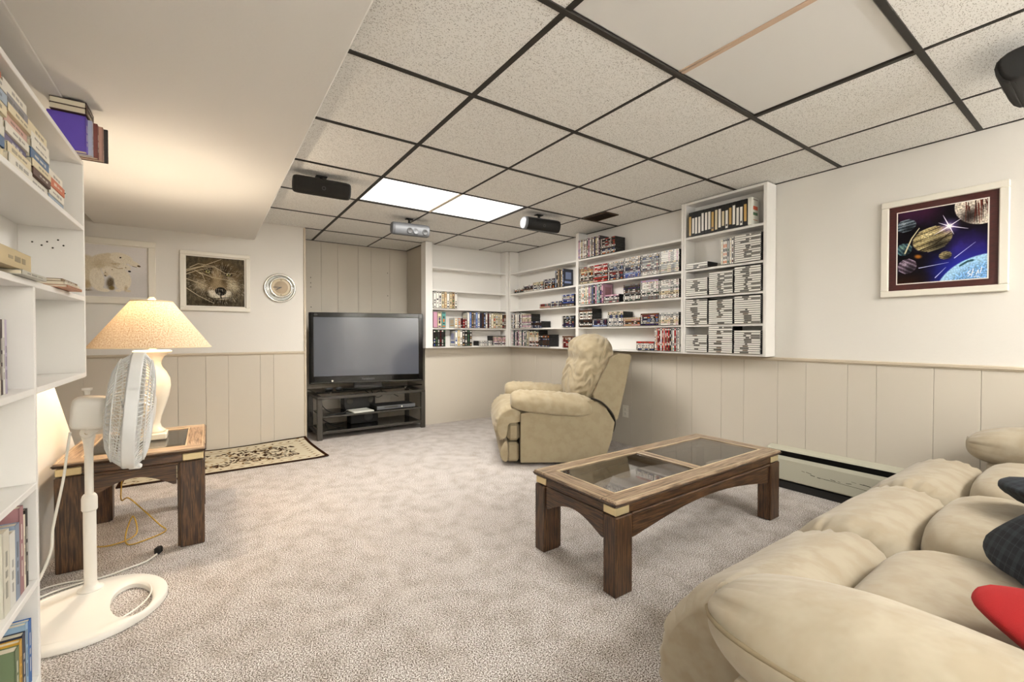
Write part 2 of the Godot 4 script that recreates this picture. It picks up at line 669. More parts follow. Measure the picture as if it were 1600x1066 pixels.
func build_walls() -> void:
	var w := wall("wall_right", "long cream wall with tan wainscot planks behind the recliner and sofa")
	box_part(w, "core", Vector3(RX + 0.022, 0, -5.4), Vector3(RX + 0.14, 2.2, 3.3), M.groove)
	box_part(w, "drywall", Vector3(RX + 0.004, 0.885, -4.86), Vector3(RX + 0.03, 2.2, 3.2), M.upper_wall, 0.0, "cream drywall")
	planks(w, false, [-4.86, -4.52, -4.2, -3.9, -3.55, -3.3, -3.0, -2.73, -2.5, -2.247, -2.103, -1.851, -1.678, -1.442, -1.266, -1.035, -0.891, -0.64, -0.46, -0.2, 0.1, 0.4, 0.7, 1.0, 1.3, 1.6, 1.9, 2.2, 2.5, 2.8, 3.2], RX, 0.0215, 0.0, 0.885)
	var st := sm()
	slab(st, Vector3(RX - 0.012, 0.872, -4.72), Vector3(RX + 0.02, 0.892, 3.2), 0.004)
	slab(st, Vector3(RX - 0.006, 0.866, -4.72), Vector3(RX + 0.02, 0.874, 3.2), 0.002)
	solo("trim_1", st, M.trim_paint, "narrow tan chair rail along the right wall under the planets print", "chair rail", Vector3.ZERO, "", "structure")
	# back wall left of the television niche, running on behind the stair
	w = wall("wall_back", "cream wall with the wolf and bear prints over tan planks")
	box_part(w, "core", Vector3(-1.9, 0, -5.4), Vector3(0.776, 2.2, BZ - 0.022), M.groove)
	box_part(w, "drywall", Vector3(-1.9, 0.885, BZ - 0.03), Vector3(0.8, 2.2, BZ - 0.004), M.upper_wall, 0.0, "cream drywall")
	box_part(w, "return_panel", Vector3(0.77, 0, -5.3), Vector3(0.8, 2.2, BZ - 0.024), M.tan_paint)
	planks(w, true, [-1.9, -1.6, -1.3, -1.05, -0.8, -0.6, -0.4, -0.21, -0.013, 0.154, 0.407, 0.518, 0.786], BZ, 0.0235, 0.0, 0.885)
	st = sm()
	slab(st, Vector3(-1.8, 0.868, BZ - 0.01), Vector3(0.79, 0.888, BZ + 0.012), 0.004)
	slab(st, Vector3(-1.8, 0.861, BZ - 0.01), Vector3(0.79, 0.869, BZ + 0.006), 0.002)
	solo("trim_2", st, M.trim_paint, "narrow tan chair rail under the wolf print and clock", "chair rail", Vector3.ZERO, "", "structure")
	st = sm()
	slab(st, Vector3(0.785, 0, BZ - 0.02), Vector3(0.806, CEIL, BZ + 0.007), 0.004)
	solo("trim_3", st, M.trim_paint, "slim vertical corner trim left of the television niche", "corner trim", Vector3.ZERO, "", "structure")
	# niche
	w = wall("wall_niche", "tan grooved plank wall at the back of the television niche")
	box_part(w, "core", Vector3(0.7, 0, -5.42), Vector3(2.2, 2.2, -5.318), M.groove)
	planks(w, true, [0.8, 0.898, 1.064, 1.244, 1.476, 1.628, 1.856, 2.08], -5.3, 0.018, 0.0, 2.13)
	for q in [Vector3(0.955, 1.69, -5.3), Vector3(0.955, 1.63, -5.3), Vector3(0.955, 1.585, -5.3), Vector3(0.957, 1.36, -5.3), Vector3(1.83, 1.81, -5.3), Vector3(1.83, 1.53, -5.3)]:
		st = sm()
		lathe(st, [Vector2(0, 0.0012), Vector2(0.005, 0.001), Vector2(0.006, -0.001)], 10, q, Basis(Vector3.RIGHT, PI / 2))
		part(w, "nail_hole", st, M.nail_hole)
	w = wall("wall_niche_right", "tan side wall between the television niche and the corner shelves")
	box_part(w, "return_panel", Vector3(2.08, 0, -5.3), Vector3(2.14, 2.2, BZ - 0.001), M.tan_paint)
	w = wall("wall_back_right", "tan lower wall below the corner shelves, right of the television")
	box_part(w, "core", Vector3(2.1, 0, -5.4), Vector3(3.42, 2.2, BZ - 0.022), M.groove)
	planks(w, true, [2.066, 3.28], BZ, 0.0225, 0.0, 1.0)
	box_part(w, "drywall", Vector3(2.066, 1.0, BZ - 0.03), Vector3(3.29, 2.2, BZ - 0.004), M.shelf_back)
	# the stair wall on the left: full height, then cut down along the stair
	w = wall("wall_left", "lit cream stair wall behind the paperback bookcase and end table")
	st = sm()
	var o := PackedVector2Array([Vector2(-3.2, 0), Vector2(-3.2, 1.96), Vector2(2.8, 1.96), Vector2(2.8, 0.95), Vector2(2.956, 0.80), Vector2(3.30, 0.47), Vector2(3.79, 0.0)])
	var t := Transform3D(Basis(Vector3(0, 0, -1), Vector3(0, 1, 0), Vector3(1, 0, 0)), Vector3(-0.7, 0, 0))
	extrude(st, o, 0.0, 0.1, t)
	part(w, "panel", st, M.upper_wall)
	st = sm()
	slab(st, Vector3(-2.0, 0, -5.4), Vector3(-1.88, 2.2, 3.3))
	solo("wall_stair", st, M.upper_wall, "plain wall on the far side of the stair", "wall", Vector3.ZERO, "", "structure")
	w = wall("wall_rear", "plain cream wall behind the camera and sofa")
	box_part(w, "drywall", Vector3(-2.0, 0, 3.2), Vector3(3.42, 2.2, 3.32), M.upper_wall)


func build_ceiling() -> void:
	var c := thing("ceiling", "suspended ceiling of speckled white tiles in a dark bronze grid", "ceiling", Vector3.ZERO, 0.0, "", "structure")
	box_part(c, "slab", Vector3(-2.0, CEIL + 0.075, -5.42), Vector3(3.42, CEIL + 0.2, 3.32), M.soffit_paint)
	box_part(c, "stair_ceiling", Vector3(-1.9, CEIL + 0.02, BZ), Vector3(-0.72, CEIL + 0.075, 3.2), M.soffit_paint)
	var pitch := 0.607
	var xs := [0.371, 0.971, 0.971 + pitch, 0.971 + 2 * pitch, 0.971 + 3 * pitch, RX + 0.002]
	var zs := [3.2]
	for n in range(-5, 8):
		zs.append(-0.478 - pitch * n)
	zs[1] = -0.478 + pitch * 5
	zs.append(-5.3)
	var hw := 0.012
	var cross := [0.0, 0.0125, 0.0085, 0.009, 0.0075]
	for j in zs.size() - 1:
		var za: float = zs[j]
		var zb: float = zs[j + 1]
		if za - zb < 0.03:
			continue
		for i in 5:
			var xa: float = xs[i]
			var xb: float = xs[i + 1]
			if zb < -5.0:
				xa = maxf(xa, 0.8)
				xb = minf(xb, 2.08)
				if xb - xa < 0.05:
					continue
			var cz := (za + zb) * 0.5
			var lit := (i == 1 or i == 2) and (absf(cz + 3.21) < 0.1 or absf(cz + 0.78) < 0.1)
			lit = lit or ((i == 2 or i == 3) and absf(cz - 1.04) < 0.1)
			if not lit:
				var st := sm()
				slab(st, Vector3(xa + 0.004, CEIL + 0.003, zb + 0.004), Vector3(xb - 0.004, CEIL + 0.02, za - 0.004), 0.003)
				part(c, "tile", st, M.ceiling_tile)
			if i > 0:
				var inner := lit and (absf(cz + 3.21) < 0.1 or absf(cz + 0.78) < 0.1) and i == 2
				inner = inner or (lit and cz > 0.5 and i == 3)
				if not inner and xa > 0.85:
					var sb := sm()
					var cw: float = 0.012 if absf(cz + 0.78) < 0.1 and i == 3 else cross[i]
					slab(sb, Vector3(xa - cw, CEIL, zb + hw), Vector3(xa + cw, CEIL + 0.012, za - hw), 0.0015)
					part(c, "cross_tee", sb, M.bronze_grid)
	for j in range(1, zs.size() - 1):
		var z: float = zs[j]
		if z < BZ + 0.02:
			continue
		var sb := sm()
		slab(sb, Vector3(0.36, CEIL - 0.0006, z - hw), Vector3(RX + 0.003, CEIL + 0.012, z + hw), 0.0015)
		part(c, "main_tee", sb, M.bronze_grid)
	# wall angles
	for q in [[Vector3(RX - 0.007, CEIL - 0.001, BZ), Vector3(RX + 0.004, CEIL + 0.006, 3.2)], [Vector3(0.8, CEIL - 0.001, -5.3), Vector3(2.08, CEIL + 0.006, -5.284)], [Vector3(2.064, CEIL - 0.001, -5.284), Vector3(2.08, CEIL + 0.006, BZ)], [Vector3(0.8, CEIL - 0.0012, BZ - 0.008), Vector3(2.08, CEIL + 0.006, BZ + 0.008)]]:
		box_part(c, "wall_angle", q[0], q[1], M.bronze_grid)
	# dropped soffit on the left
	var so := sm()
	slab(so, Vector3(-0.73, 1.935, BZ), Vector3(0.371, CEIL + 0.07, 3.2), 0.006)
	solo("ceiling_soffit", so, M.soffit_paint, "plain cream dropped soffit over the lamp and bookcase", "soffit", Vector3.ZERO, "", "structure")
	so = sm()
	slab(so, Vector3(-0.6, 1.928, -2.46), Vector3(-0.433, 1.935, 3.2), 0.002)
	solo("trim_4", so, M.soffit_paint, "thin drywall strip under the soffit above the paperback bookcase", "trim", Vector3.ZERO, "", "structure")
	troffer(Vector3(1.578, CEIL, -3.21), true, "lit ceiling light panel between the hanging speakers")
	troffer(Vector3(1.578, CEIL, -0.7815), false, "unlit ceiling light with a brown stained strip between its two lenses")
	troffer(Vector3(2.185, CEIL, 1.04), true, "unseen lit ceiling panel over the sofa, placed to light the room from behind")
	# supply register over the middle bookcase
	var v := thing("ceiling_vent", "brown slatted ceiling vent above the middle bookcase", "vent", Vector3(2.885, CEIL - 0.002, -2.75))
	var st2 := sm()
	for s in [-1, 1]:
		bx(st2, Vector3(s * 0.076, -0.002, 0), Vector3(0.014, 0.008, 0.27), 0.002)
		bx(st2, Vector3(0, -0.002, s * 0.129), Vector3(0.152, 0.008, 0.012), 0.002)
	part(v, "frame", st2, M.vent_brown)
	st2 = sm()
	bx(st2, Vector3(0, 0.002, 0), Vector3(0.14, 0.003, 0.25))
	part(v, "duct_opening", st2, M.heater_dark)
	for k in 7:
		st2 = sm()
		bx(st2, Vector3(-0.06 + 0.02 * k, -0.001, 0), Vector3(0.011, 0.0016, 0.246), 0.0004, Basis(Vector3(0, 0, 1), 0.6))
		part(v, "slat", st2, M.vent_brown)


func troffer(at: Vector3, lit: bool, label: String) -> void:
	var t := thing("ceiling_light", label, "ceiling light", at)
	var st := sm()
	bx(st, Vector3(0, 0.045, 0), Vector3(1.2, 0.05, 0.594), 0.004)
	part(t, "housing", st, M.white_paint)
	for s in [-1, 1]:
		st = sm()
		bx(st, Vector3(s * 0.3, 0.012, 0), Vector3(0.584, 0.008, 0.578), 0.002)
		part(t, "lens", st, M.lens_lit if lit else M.lens_off)
	st = sm()
	if lit:
		bx(st, Vector3(0, 0.006, 0), Vector3(0.022, 0.012, 0.58), 0.002)
		part(t, "divider", st, M.trim_paint)
	else:
		bx(st, Vector3(-0.005, 0.0075, 0), Vector3(0.009, 0.005, 0.58), 0.001, Basis(Vector3.UP, 0.012))
		bx(st, Vector3(0.009, 0.007, 0), Vector3(0.019, 0.003, 0.58), 0.001, Basis(Vector3.UP, -0.01))
		part(t, "divider", st, M.stained_strip, "brown stained wooden strip")


# ---------------------------------------------------------------- white built-in media shelves
const LEVELS := [0.915, 1.13, 1.355, 1.567, 1.825]


func media_case(called: String, label: String, at: Vector3, turn: float, wide: float, left: Array, right: Array, top: bool, depth := 0.13) -> void:
	var b := thing(called, label, "bookcase", at, turn, "white built-in media bookcases")
	var th := 0.018
	for side in [left, right]:
		if side.size():
			box_part(b, "side_panel", Vector3(side[0], 0.897, -depth), Vector3(side[1], side[2], 0), M.white_paint, 0.0015)
	var x0: float = left[1] if left.size() else 0.0
	var x1: float = right[0] if right.size() else wide
	box_part(b, "back_panel", Vector3(x0, 0.899, -depth + 0.0005), Vector3(x1, CEIL - 0.003, -depth + 0.003), M.shelf_back)
	for i in LEVELS.size():
		var y: float = LEVELS[i]
		box_part(b, "shelf", Vector3(x0, y - th, -depth + 0.003), Vector3(x1, y, -0.001), M.white_paint, 0.0015)
	if top:
		box_part(b, "top_board", Vector3(x0, CEIL - 0.022, -depth + 0.003), Vector3(x1, CEIL - 0.004, -0.001), M.white_paint, 0.0015)


func build_media_bookcases() -> void:
	var t := CEIL - 0.004
	media_case("media_bookcase", "white built-in shelves on the back wall right of the television", Vector3(0, 0, -4.59), 0.0, 3.0, [2.02, 2.104, t], [3.107, 3.149, t], false, 0.128)
	# the right wall: local x runs towards the camera
	media_case("media_bookcase", "white built-in corner shelves on the right wall, farthest from the camera", Vector3(3.15, 0, -4.59), -PI / 2, 1.0, [0.0, 0.04, t], [1.235, 1.2545, t], false)
	media_case("media_bookcase", "wide white middle shelves on the right wall behind the recliner", Vector3(3.15, 0, -3.335), -PI / 2, 1.0, [0.0005, 0.02, t], [1.213, 1.2335, t], false)
	media_case("media_bookcase", "tall white shelves with a top board, nearest the planets print", Vector3(3.15, 0, -2.1), -PI / 2, 1.0, [0.0005, 0.02, t], [0.614, 0.638, t], true)


# ---------------------------------------------------------------- cases and tapes on those shelves
const INK := {
	"white": Color(0.92, 0.91, 0.88), "pale grey": Color(0.68, 0.68, 0.67), "grey": Color(0.42, 0.42, 0.42), "black": Color(0.045, 0.045, 0.045), "charcoal": Color(0.15, 0.15, 0.15), "navy": Color(0.08, 0.1, 0.22),
	"blue": Color(0.2, 0.29, 0.58), "pale blue": Color(0.55, 0.62, 0.78), "red": Color(0.68, 0.11, 0.09), "dark red": Color(0.36, 0.06, 0.05), "brown": Color(0.33, 0.19, 0.11), "tan": Color(0.7, 0.58, 0.43),
	"cream": Color(0.84, 0.79, 0.66), "orange": Color(0.8, 0.42, 0.15), "green": Color(0.2, 0.36, 0.24), "teal": Color(0.36, 0.6, 0.58), "pink": Color(0.77, 0.58, 0.66), "purple": Color(0.26, 0.18, 0.42), "yellow": Color(0.75, 0.61, 0.36),
}
const PALETTES := {
	"tan": ["tan", "white", "cream", "tan", "white", "brown", "cream"], "pastel": ["pink", "cream", "teal"], "grey": ["pale grey", "white"], "red": ["red", "dark red", "white", "red", "charcoal", "pale grey", "red", "brown"],
	"blue": ["pale blue", "white", "navy", "grey", "white", "blue", "pale grey", "charcoal"], "dark": ["charcoal", "navy", "grey", "black", "white", "brown", "pale grey", "dark red"], "cream": ["cream", "white", "cream"], "brown": ["brown", "dark red", "tan", "charcoal"],
	"black": ["black", "charcoal", "black", "navy"], "mixed": ["charcoal", "tan", "navy", "white", "dark red", "grey", "cream", "charcoal", "white", "black", "brown"], "pale": ["white", "pale grey", "cream", "white", "navy", "white", "grey", "pink", "charcoal", "white"], "white": ["white", "pale grey", "white", "cream"],
}
# [section, shelf, standing or lying, from, to, how many, palette]; metres along the wall
const MEDIA := [
	["b", 2, "s", 2.108, 2.41, 9, "tan"], ["b", 1, "s", 2.106, 2.262, 3, "pastel"], ["b", 1, "s", 2.372, 2.458, 2, "grey"], ["b", 1, "s", 2.482, 2.54, 2, "red"], ["b", 1, "s", 2.544, 2.746, 7, "blue"], ["b", 1, "s", 2.746, 2.879, 5, "dark"],
	["b", 1, "s", 2.879, 3.046, 5, "cream"], ["b", 1, "s", 3.046, 3.104, 3, "brown"], ["b", 0, "s", 2.108, 2.258, 6, "black"], ["b", 0, "s", 2.381, 2.608, 7, "mixed"], ["b", 0, "l", 2.7, 2.9, 4, "grey"], ["b", 0, "l", 2.903, 3.1, 8, "pale"],
	["w", 3, "l", -4.451, -4.267, 3, "dark"], ["w", 3, "l", -4.257, -4.07, 5, "mixed"], ["w", 3, "l", -4.061, -3.881, 6, "pale"], ["w", 3, "l", -3.873, -3.673, 7, "dark"], ["w", 3, "s", -3.669, -3.524, 6, "mixed"],
	["w", 2, "l", -3.94, -3.75, 3, "brown"], ["w", 2, "l", -3.746, -3.556, 4, "mixed"], ["w", 2, "l", -3.552, -3.362, 8, "blue"], ["w", 1, "s", -4.505, -4.29, 8, "pale"], ["w", 1, "l", -4.285, -4.1, 11, "pale"], ["w", 1, "l", -4.093, -3.903, 5, "black"], ["w", 1, "l", -3.552, -3.36, 8, "black"],
	["w", 0, "s", -4.505, -4.153, 13, "pale"], ["w", 0, "l", -4.149, -3.955, 12, "mixed"], ["w", 0, "l", -3.951, -3.76, 9, "black"], ["w", 0, "l", -3.552, -3.36, 8, "brown"],
	["m", 4, "s", -3.301, -2.998, 15, "pale"], ["m", 4, "l", -2.994, -2.804, 10, "dark"], ["m", 3, "l", -3.284, -3.094, 11, "mixed"], ["m", 3, "l", -3.091, -2.901, 11, "red"], ["m", 3, "l", -2.899, -2.709, 11, "dark"], ["m", 3, "l", -2.706, -2.516, 12, "blue"], ["m", 3, "l", -2.514, -2.324, 12, "pale"], ["m", 3, "l", -2.3205, -2.1305, 12, "white"],
	["m", 2, "s", -3.288, -2.953, 15, "pale"], ["m", 2, "l", -2.948, -2.758, 5, "pale"], ["m", 2, "l", -2.707, -2.517, 10, "mixed"], ["m", 2, "l", -2.514, -2.324, 11, "pale"], ["m", 2, "l", -2.3205, -2.1305, 10, "white"],
	["m", 1, "l", -3.293, -3.103, 12, "mixed"], ["m", 1, "l", -3.1, -2.91, 5, "blue"], ["m", 1, "l", -2.899, -2.709, 9, "pale"], ["m", 1, "l", -2.705, -2.515, 5, "brown"], ["m", 1, "l", -2.513, -2.323, 7, "dark"], ["m", 1, "l", -2.3205, -2.1305, 7, "white"],
	["m", 0, "l", -2.56, -2.37, 5, "red"], ["m", 0, "s", -2.364, -2.127, 16, "red"],
	["t", 4, "s", -2.049, -1.59, 17, "vhs"], ["t", 3, "l", -2.074, -1.884, 3, "label"], ["t", 3, "s", -1.78, -1.684, 6, "white"], ["t", 3, "l", -1.682, -1.492, 13, "label"],
	["t", 2, "l", -2.073, -1.883, 9, "label"], ["t", 2, "l", -1.877, -1.687, 11, "label"], ["t", 2, "l", -1.68, -1.49, 12, "label"], ["t", 1, "l", -2.073, -1.883, 13, "label"], ["t", 1, "l", -1.877, -1.687, 12, "label"], ["t", 1, "l", -1.68, -1.49, 13, "label"],
	["t", 0, "l", -2.073, -1.883, 9, "label"], ["t", 0, "l", -1.877, -1.687, 13, "label"], ["t", 0, "l", -1.68, -1.49, 11, "label"],
]
const SECTION := {"b": "back wall bookcase", "w": "far right wall bookcase", "m": "middle right wall bookcase", "t": "tall right wall bookcase"}
const SHELF := ["bottom", "second lowest", "middle", "second highest", "top"]
var kinds := {}


# one case: the shell and its printed spine, standing with the spine to +z
func case_kind(key: String, th: float, h: float, d: float, ink: String, variant: int, style: String) -> Node3D:
	if kinds.has(key):
		return kinds[key]
	var r := RandomNumberGenerator.new()
	r.seed = hash(key)
	var o := Node3D.new()
	var st := sm()
	bx(st, Vector3(0, h * 0.5, -d * 0.5), Vector3(th, h, d), 0.0012)
	part(o, "shell", st, M.case_black)
	st = sm()
	var base: Color = INK[ink].srgb_to_linear()
	var zf := 0.0006
	var strip := func(y0: float, y1: float, c: Color, w := 0.86, lift := 0.0) -> void:
		bx(st, Vector3(0, (y0 + y1) * 0.5, zf + lift), Vector3(th * w, y1 - y0, 0.0006), 0.0, Basis.IDENTITY, c)
	if style == "label":  # home-made disc sleeves: a white paper spine with a dark block of title
		strip.call(0.004, h - 0.004, base * r.randf_range(0.9, 1.0), 0.8)
		var c := Color(0.07, 0.06, 0.05) if r.randf() < 0.8 else Color(0.16, 0.12, 0.09)
		var mid := h * r.randf_range(0.44, 0.6)
		var l := h * r.randf_range(0.04, 0.17)
		if r.randf() < 0.85:
			strip.call(mid - l, mid + l, c, 0.62, 0.0005)
		if r.randf() < 0.16:
			strip.call(0.006, h * 0.36, c * 1.4, 0.6, 0.0005)
	elif style == "vhs":  # a recorded tape: paper label on a black shell
		var lo := r.randf_range(0.0, 0.03)
		strip.call(lo + 0.004, h - r.randf_range(0.02, 0.05), base, 0.7)
		if r.randf() < 0.4:
			strip.call(h * 0.12, h * 0.2, Color(0.1, 0.09, 0.08), 0.5, 0.0005)
	else:  # printed sleeves: title lettering shows as blocks at this size
		strip.call(0.002, h - 0.002, base, 0.9)
		var dark := base.get_luminance() > 0.25
		var names_ := INK.keys()
		var ink2: Color = INK[names_[r.randi() % names_.size()]].srgb_to_linear()
		var text := Color(0.03, 0.03, 0.035) if dark else Color(0.75, 0.72, 0.66)
		if r.randf() < 0.35:
			text = ink2
		var y := h * r.randf_range(0.2, 0.3)
		for k in r.randi_range(2, 4):
			var l := h * r.randf_range(0.06, 0.2)
			if y + l < h * 0.86:
				strip.call(y, y + l, text if k % 2 == 0 else ink2, r.randf_range(0.34, 0.6), 0.0005)
			y += l + h * r.randf_range(0.02, 0.06)
		strip.call(h * 0.05, h * r.randf_range(0.1, 0.16), ink2, 0.6, 0.0005)
		strip.call(h * 0.9, h * 0.96, text, 0.7, 0.0005)
		# the printed sleeve covers the broad sides too
		for s in [-1.0, 1.0]:
			bx(st, Vector3(s * (th * 0.5 + 0.0002), h * 0.5, -d * 0.49), Vector3(0.0003, h * 0.95, d * 0.93), 0.0, Basis.IDENTITY, base.lerp(Color(0.05, 0.05, 0.06), 0.35))
			bx(st, Vector3(s * (th * 0.5 + 0.0004), h * 0.62, -d * 0.5), Vector3(0.0003, h * 0.4, d * 0.6), 0.0, Basis.IDENTITY, ink2.lerp(base, 0.3))
			bx(st, Vector3(s * (th * 0.5 + 0.0004), h * 0.25, -d * 0.45), Vector3(0.0003, h * 0.12, d * 0.7), 0.0, Basis.IDENTITY, text)
	part(o, "spine_label", st, M.cover_film)
	kinds[key] = o
	return o


func fill_media() -> void:
	var count := {}
	var ends := {}
	var run := {}
	for row in MEDIA:
		var sec: String = row[0]
		var y: float = LEVELS[row[1]]
		var lying: bool = row[2] == "l"
		var a: float = row[3]
		var b: float = row[4]
		var n: int = row[5]
		var pal: String = row[6]
		var pile := "%s%d%s" % [sec, row[1], row[2]]
		var first := 0  # groups that touch make one standing row
		if not lying and ends.has(pile) and a - ends[pile] < 0.03:
			first = run[pile]
		else:
			count[pile] = count.get(pile, 0) + 1
		run[pile] = first + n
		ends[pile] = b
		var which: int = count[pile]
		var called := "movie_case"
		var group := "movie cases on the wall shelves"
		if pal == "label":
			called = "disc_case"
			group = "white spined disc cases in the tall bookcase"
		elif pal == "vhs":
			called = "videotape"
			group = "videotapes on the top shelf"
		var step := (b - a) / n
		for i in n:
			var ink := "white"
			var style := "print"
			if pal == "label":
				style = "label"
			elif pal == "vhs":
				style = "vhs"
				ink = "yellow" if i in [0, 7, 12, 16] else ("cream" if i in [8, 10] else "white")
			else:
				var p: Array = PALETTES[pal]
				ink = p[rng.randi() % p.size()] if pal != "pastel" else p[i]
			var th := 0.0138
			var h := 0.19
			var d := 0.135
			if not lying:
				th = minf(step - 0.0018, 0.052)
				if pal == "vhs":
					h = 0.187
					d = 0.104
				elif pal == "grey" or (pal == "red" and sec == "b"):
					h = 0.115
				elif pal == "pastel":
					h = 0.182
				elif th > 0.02:
					h = 0.19 - 0.006 * float(i % 3 == 0)
			var v := rng.randi() % 5
			if style == "label":
				v = rng.randi() % 14
			var key := "%s_%s_%d_%.4f_%.3f_%.3f" % [style, ink, v, th, h, d]
			var o: Node3D = case_kind(key, th, h, d, ink, v, style).duplicate()
			o.name = numbered(called)
			add_child(o)
			var turn := 0.0 if sec == "b" else -PI / 2
			var along := 0.0
			var up := y + 0.0008
			var loc := Basis.IDENTITY
			if lying:
				loc = Basis(Vector3(0, 0, 1), PI / 2)
				along = (a + b) * 0.5 + h * 0.5 + jit(0.0012)
				up += 0.0151 * i + th * 0.5
			else:
				along = a + step * (i + 0.5)
			var base_ := Basis(Vector3.UP, turn)
			var front := 0.0135 + jit(0.002)
			var wpos := Vector3(along, up, -4.59 + front) if sec == "b" else Vector3(3.15 - front, up, along)
			o.transform = Transform3D(base_ * loc, wpos)
			var label := ""
			var where := "%s shelf of the %s" % [SHELF[row[1]], SECTION[sec]]
			var what := "%s movie case" % ink
			if style == "label":
				what = "white spined disc case"
			elif style == "vhs":
				what = "black videotape with %s label" % ink
			if lying:
				label = "%s, %s from bottom, %s pile, %s" % [what, ORD[i], ORD[which - 1], where]
			else:
				label = "%s, %s in %s standing row, %s" % [what, ORD[first + i], ORD[which - 1], where]
			label = label.replace(" of the ", " of ").replace("right wall ", "")
			tag(o, label, "videotape" if style == "vhs" else ("disc case" if style == "label" else "movie case"), group)
	for k in kinds:
		kinds[k].free()
	# the slip-cased tape at the end of the videotape row
	var s := thing("tape_sleeve", "white printed tape sleeve with red and green stripes ending the videotape row", "tape sleeve", Vector3(3.138, LEVELS[4] + 0.0008, -1.573), -PI / 2)
	var st := sm()
	bx(st, Vector3(0, 0.096, -0.054), Vector3(0.027, 0.192, 0.106), 0.001)
	part(s, "sleeve", st, M.paper_white)
	st = sm()
	for q in [[0.12, 0.026, Color(0.62, 0.1, 0.04)], [0.079, 0.02, Color(0.06, 0.16, 0.07)], [0.179, 0.01, Color(0.3, 0.26, 0.22)], [0.036, 0.004, Color(0.55, 0.2, 0.08)]]:
		bx(st, Vector3(0.0137, q[0], -0.052), Vector3(0.0006, q[1], 0.062), 0.0, Basis.IDENTITY, q[2])
	part(s, "stripes", st, M.cover_film, "printed colour stripes")


# ---------------------------------------------------------------- left bookcase
const BX0 := -0.592
const BX1 := -0.402


func build_corner_bookcase() -> void:
	var b := thing("paperback_bookcase", "narrow white bookcase at left, full of paperbacks, standing behind the fan", "bookcase", Vector3(0, 0, 0))
	var w: Material = M.white_paint
	box_part(b, "back_panel", Vector3(BX0, 0.0, -1.79), Vector3(BX0 + 0.008, 1.73, 0.3), M.shelf_back)
	box_part(b, "back_panel", Vector3(BX0, 0.88, -2.42), Vector3(BX0 + 0.008, 1.73, -1.79), M.shelf_back)
	box_part(b, "side_panel", Vector3(BX0 + 0.008, 0.882, -2.436), Vector3(BX1, 1.744, -2.42), w, 0.0015)
	box_part(b, "side_panel", Vector3(BX0 + 0.008, 0.0, -1.806), Vector3(BX1, 1.19, -1.79), w, 0.0015)
	box_part(b, "shelf", Vector3(BX0 + 0.008, 1.728, -2.42), Vector3(BX1, 1.745, 0.3), w, 0.0015)
	for y in [1.484, 1.203, 0.898]:
		box_part(b, "shelf", Vector3(BX0 + 0.008, y - 0.018, -2.42), Vector3(BX1, y, -1.806 if y < 1.19 else 0.3), w, 0.0015)
	for y in [0.898, 0.628, 0.352, 0.075]:
		box_part(b, "shelf", Vector3(BX0 + 0.008, y - 0.018, -1.79), Vector3(BX1, y, 0.3), w, 0.0015)
	box_part(b, "kick_board", Vector3(BX1 - 0.03, 0.0, -1.79), Vector3(BX1 - 0.015, 0.057, 0.3), w)
	for q in [Vector3(-0.52, 1.395, -2.4198), Vector3(-0.505, 1.41, -2.4198), Vector3(-0.49, 1.388, -2.4198), Vector3(-0.475, 1.42, -2.4198), Vector3(-0.545, 1.405, -2.4198), Vector3(-0.46, 1.4, -2.4198), Vector3(-0.48, 1.62, -2.4198), Vector3(-0.455, 1.605, -2.4198)]:
		var st := sm()
		lathe(st, [Vector2(0, 0.0008), Vector2(0.003, 0.0007), Vector2(0.0035, -0.001)], 8, q, Basis(Vector3.RIGHT, PI / 2))
		part(b, "peg_hole", st, M.nail_hole)


# a book: spine to +z, standing, origin at the bottom of the spine
func book(called: String, th: float, h: float, d: float, col: Color, label: String, group: String, t: Transform3D) -> Node3D:
	var o := Node3D.new()
	o.name = numbered(called)
	add_child(o)
	o.transform = t
	var st := sm()
	var c := col.srgb_to_linear()
	var k := 0.0018
	bx(st, Vector3(0, h * 0.5, -0.001), Vector3(th, h, 0.002), 0.0006, Basis.IDENTITY, c)
	for s in [-1.0, 1.0]:
		bx(st, Vector3(s * (th * 0.5 - k * 0.5), h * 0.5, -d * 0.5), Vector3(k, h, d), 0.0005, Basis.IDENTITY, c)
	var text := c.lerp(Color(0.04, 0.035, 0.03) if c.get_luminance() > 0.2 else Color(0.8, 0.76, 0.66), 0.55)
	var y := h * 0.2
	for i in 3:
		var l := h * rng.randf_range(0.08, 0.22)
		if y + l < h * 0.92:
			bx(st, Vector3(0, y + l * 0.5, 0.0003), Vector3(th * rng.randf_range(0.16, 0.34), l, 0.0006), 0.0, Basis.IDENTITY, text)
		y += l + h * 0.05
	part(o, "cover", st, M.print_ink)
	st = sm()
	bx(st, Vector3(0, h * 0.5, -d * 0.5 - 0.001), Vector3(th - 2.0 * k, h - 0.005, d - 0.006))
	part(o, "pages", st, M.page_edge)
	tag(o, label, "book", group)
	return o


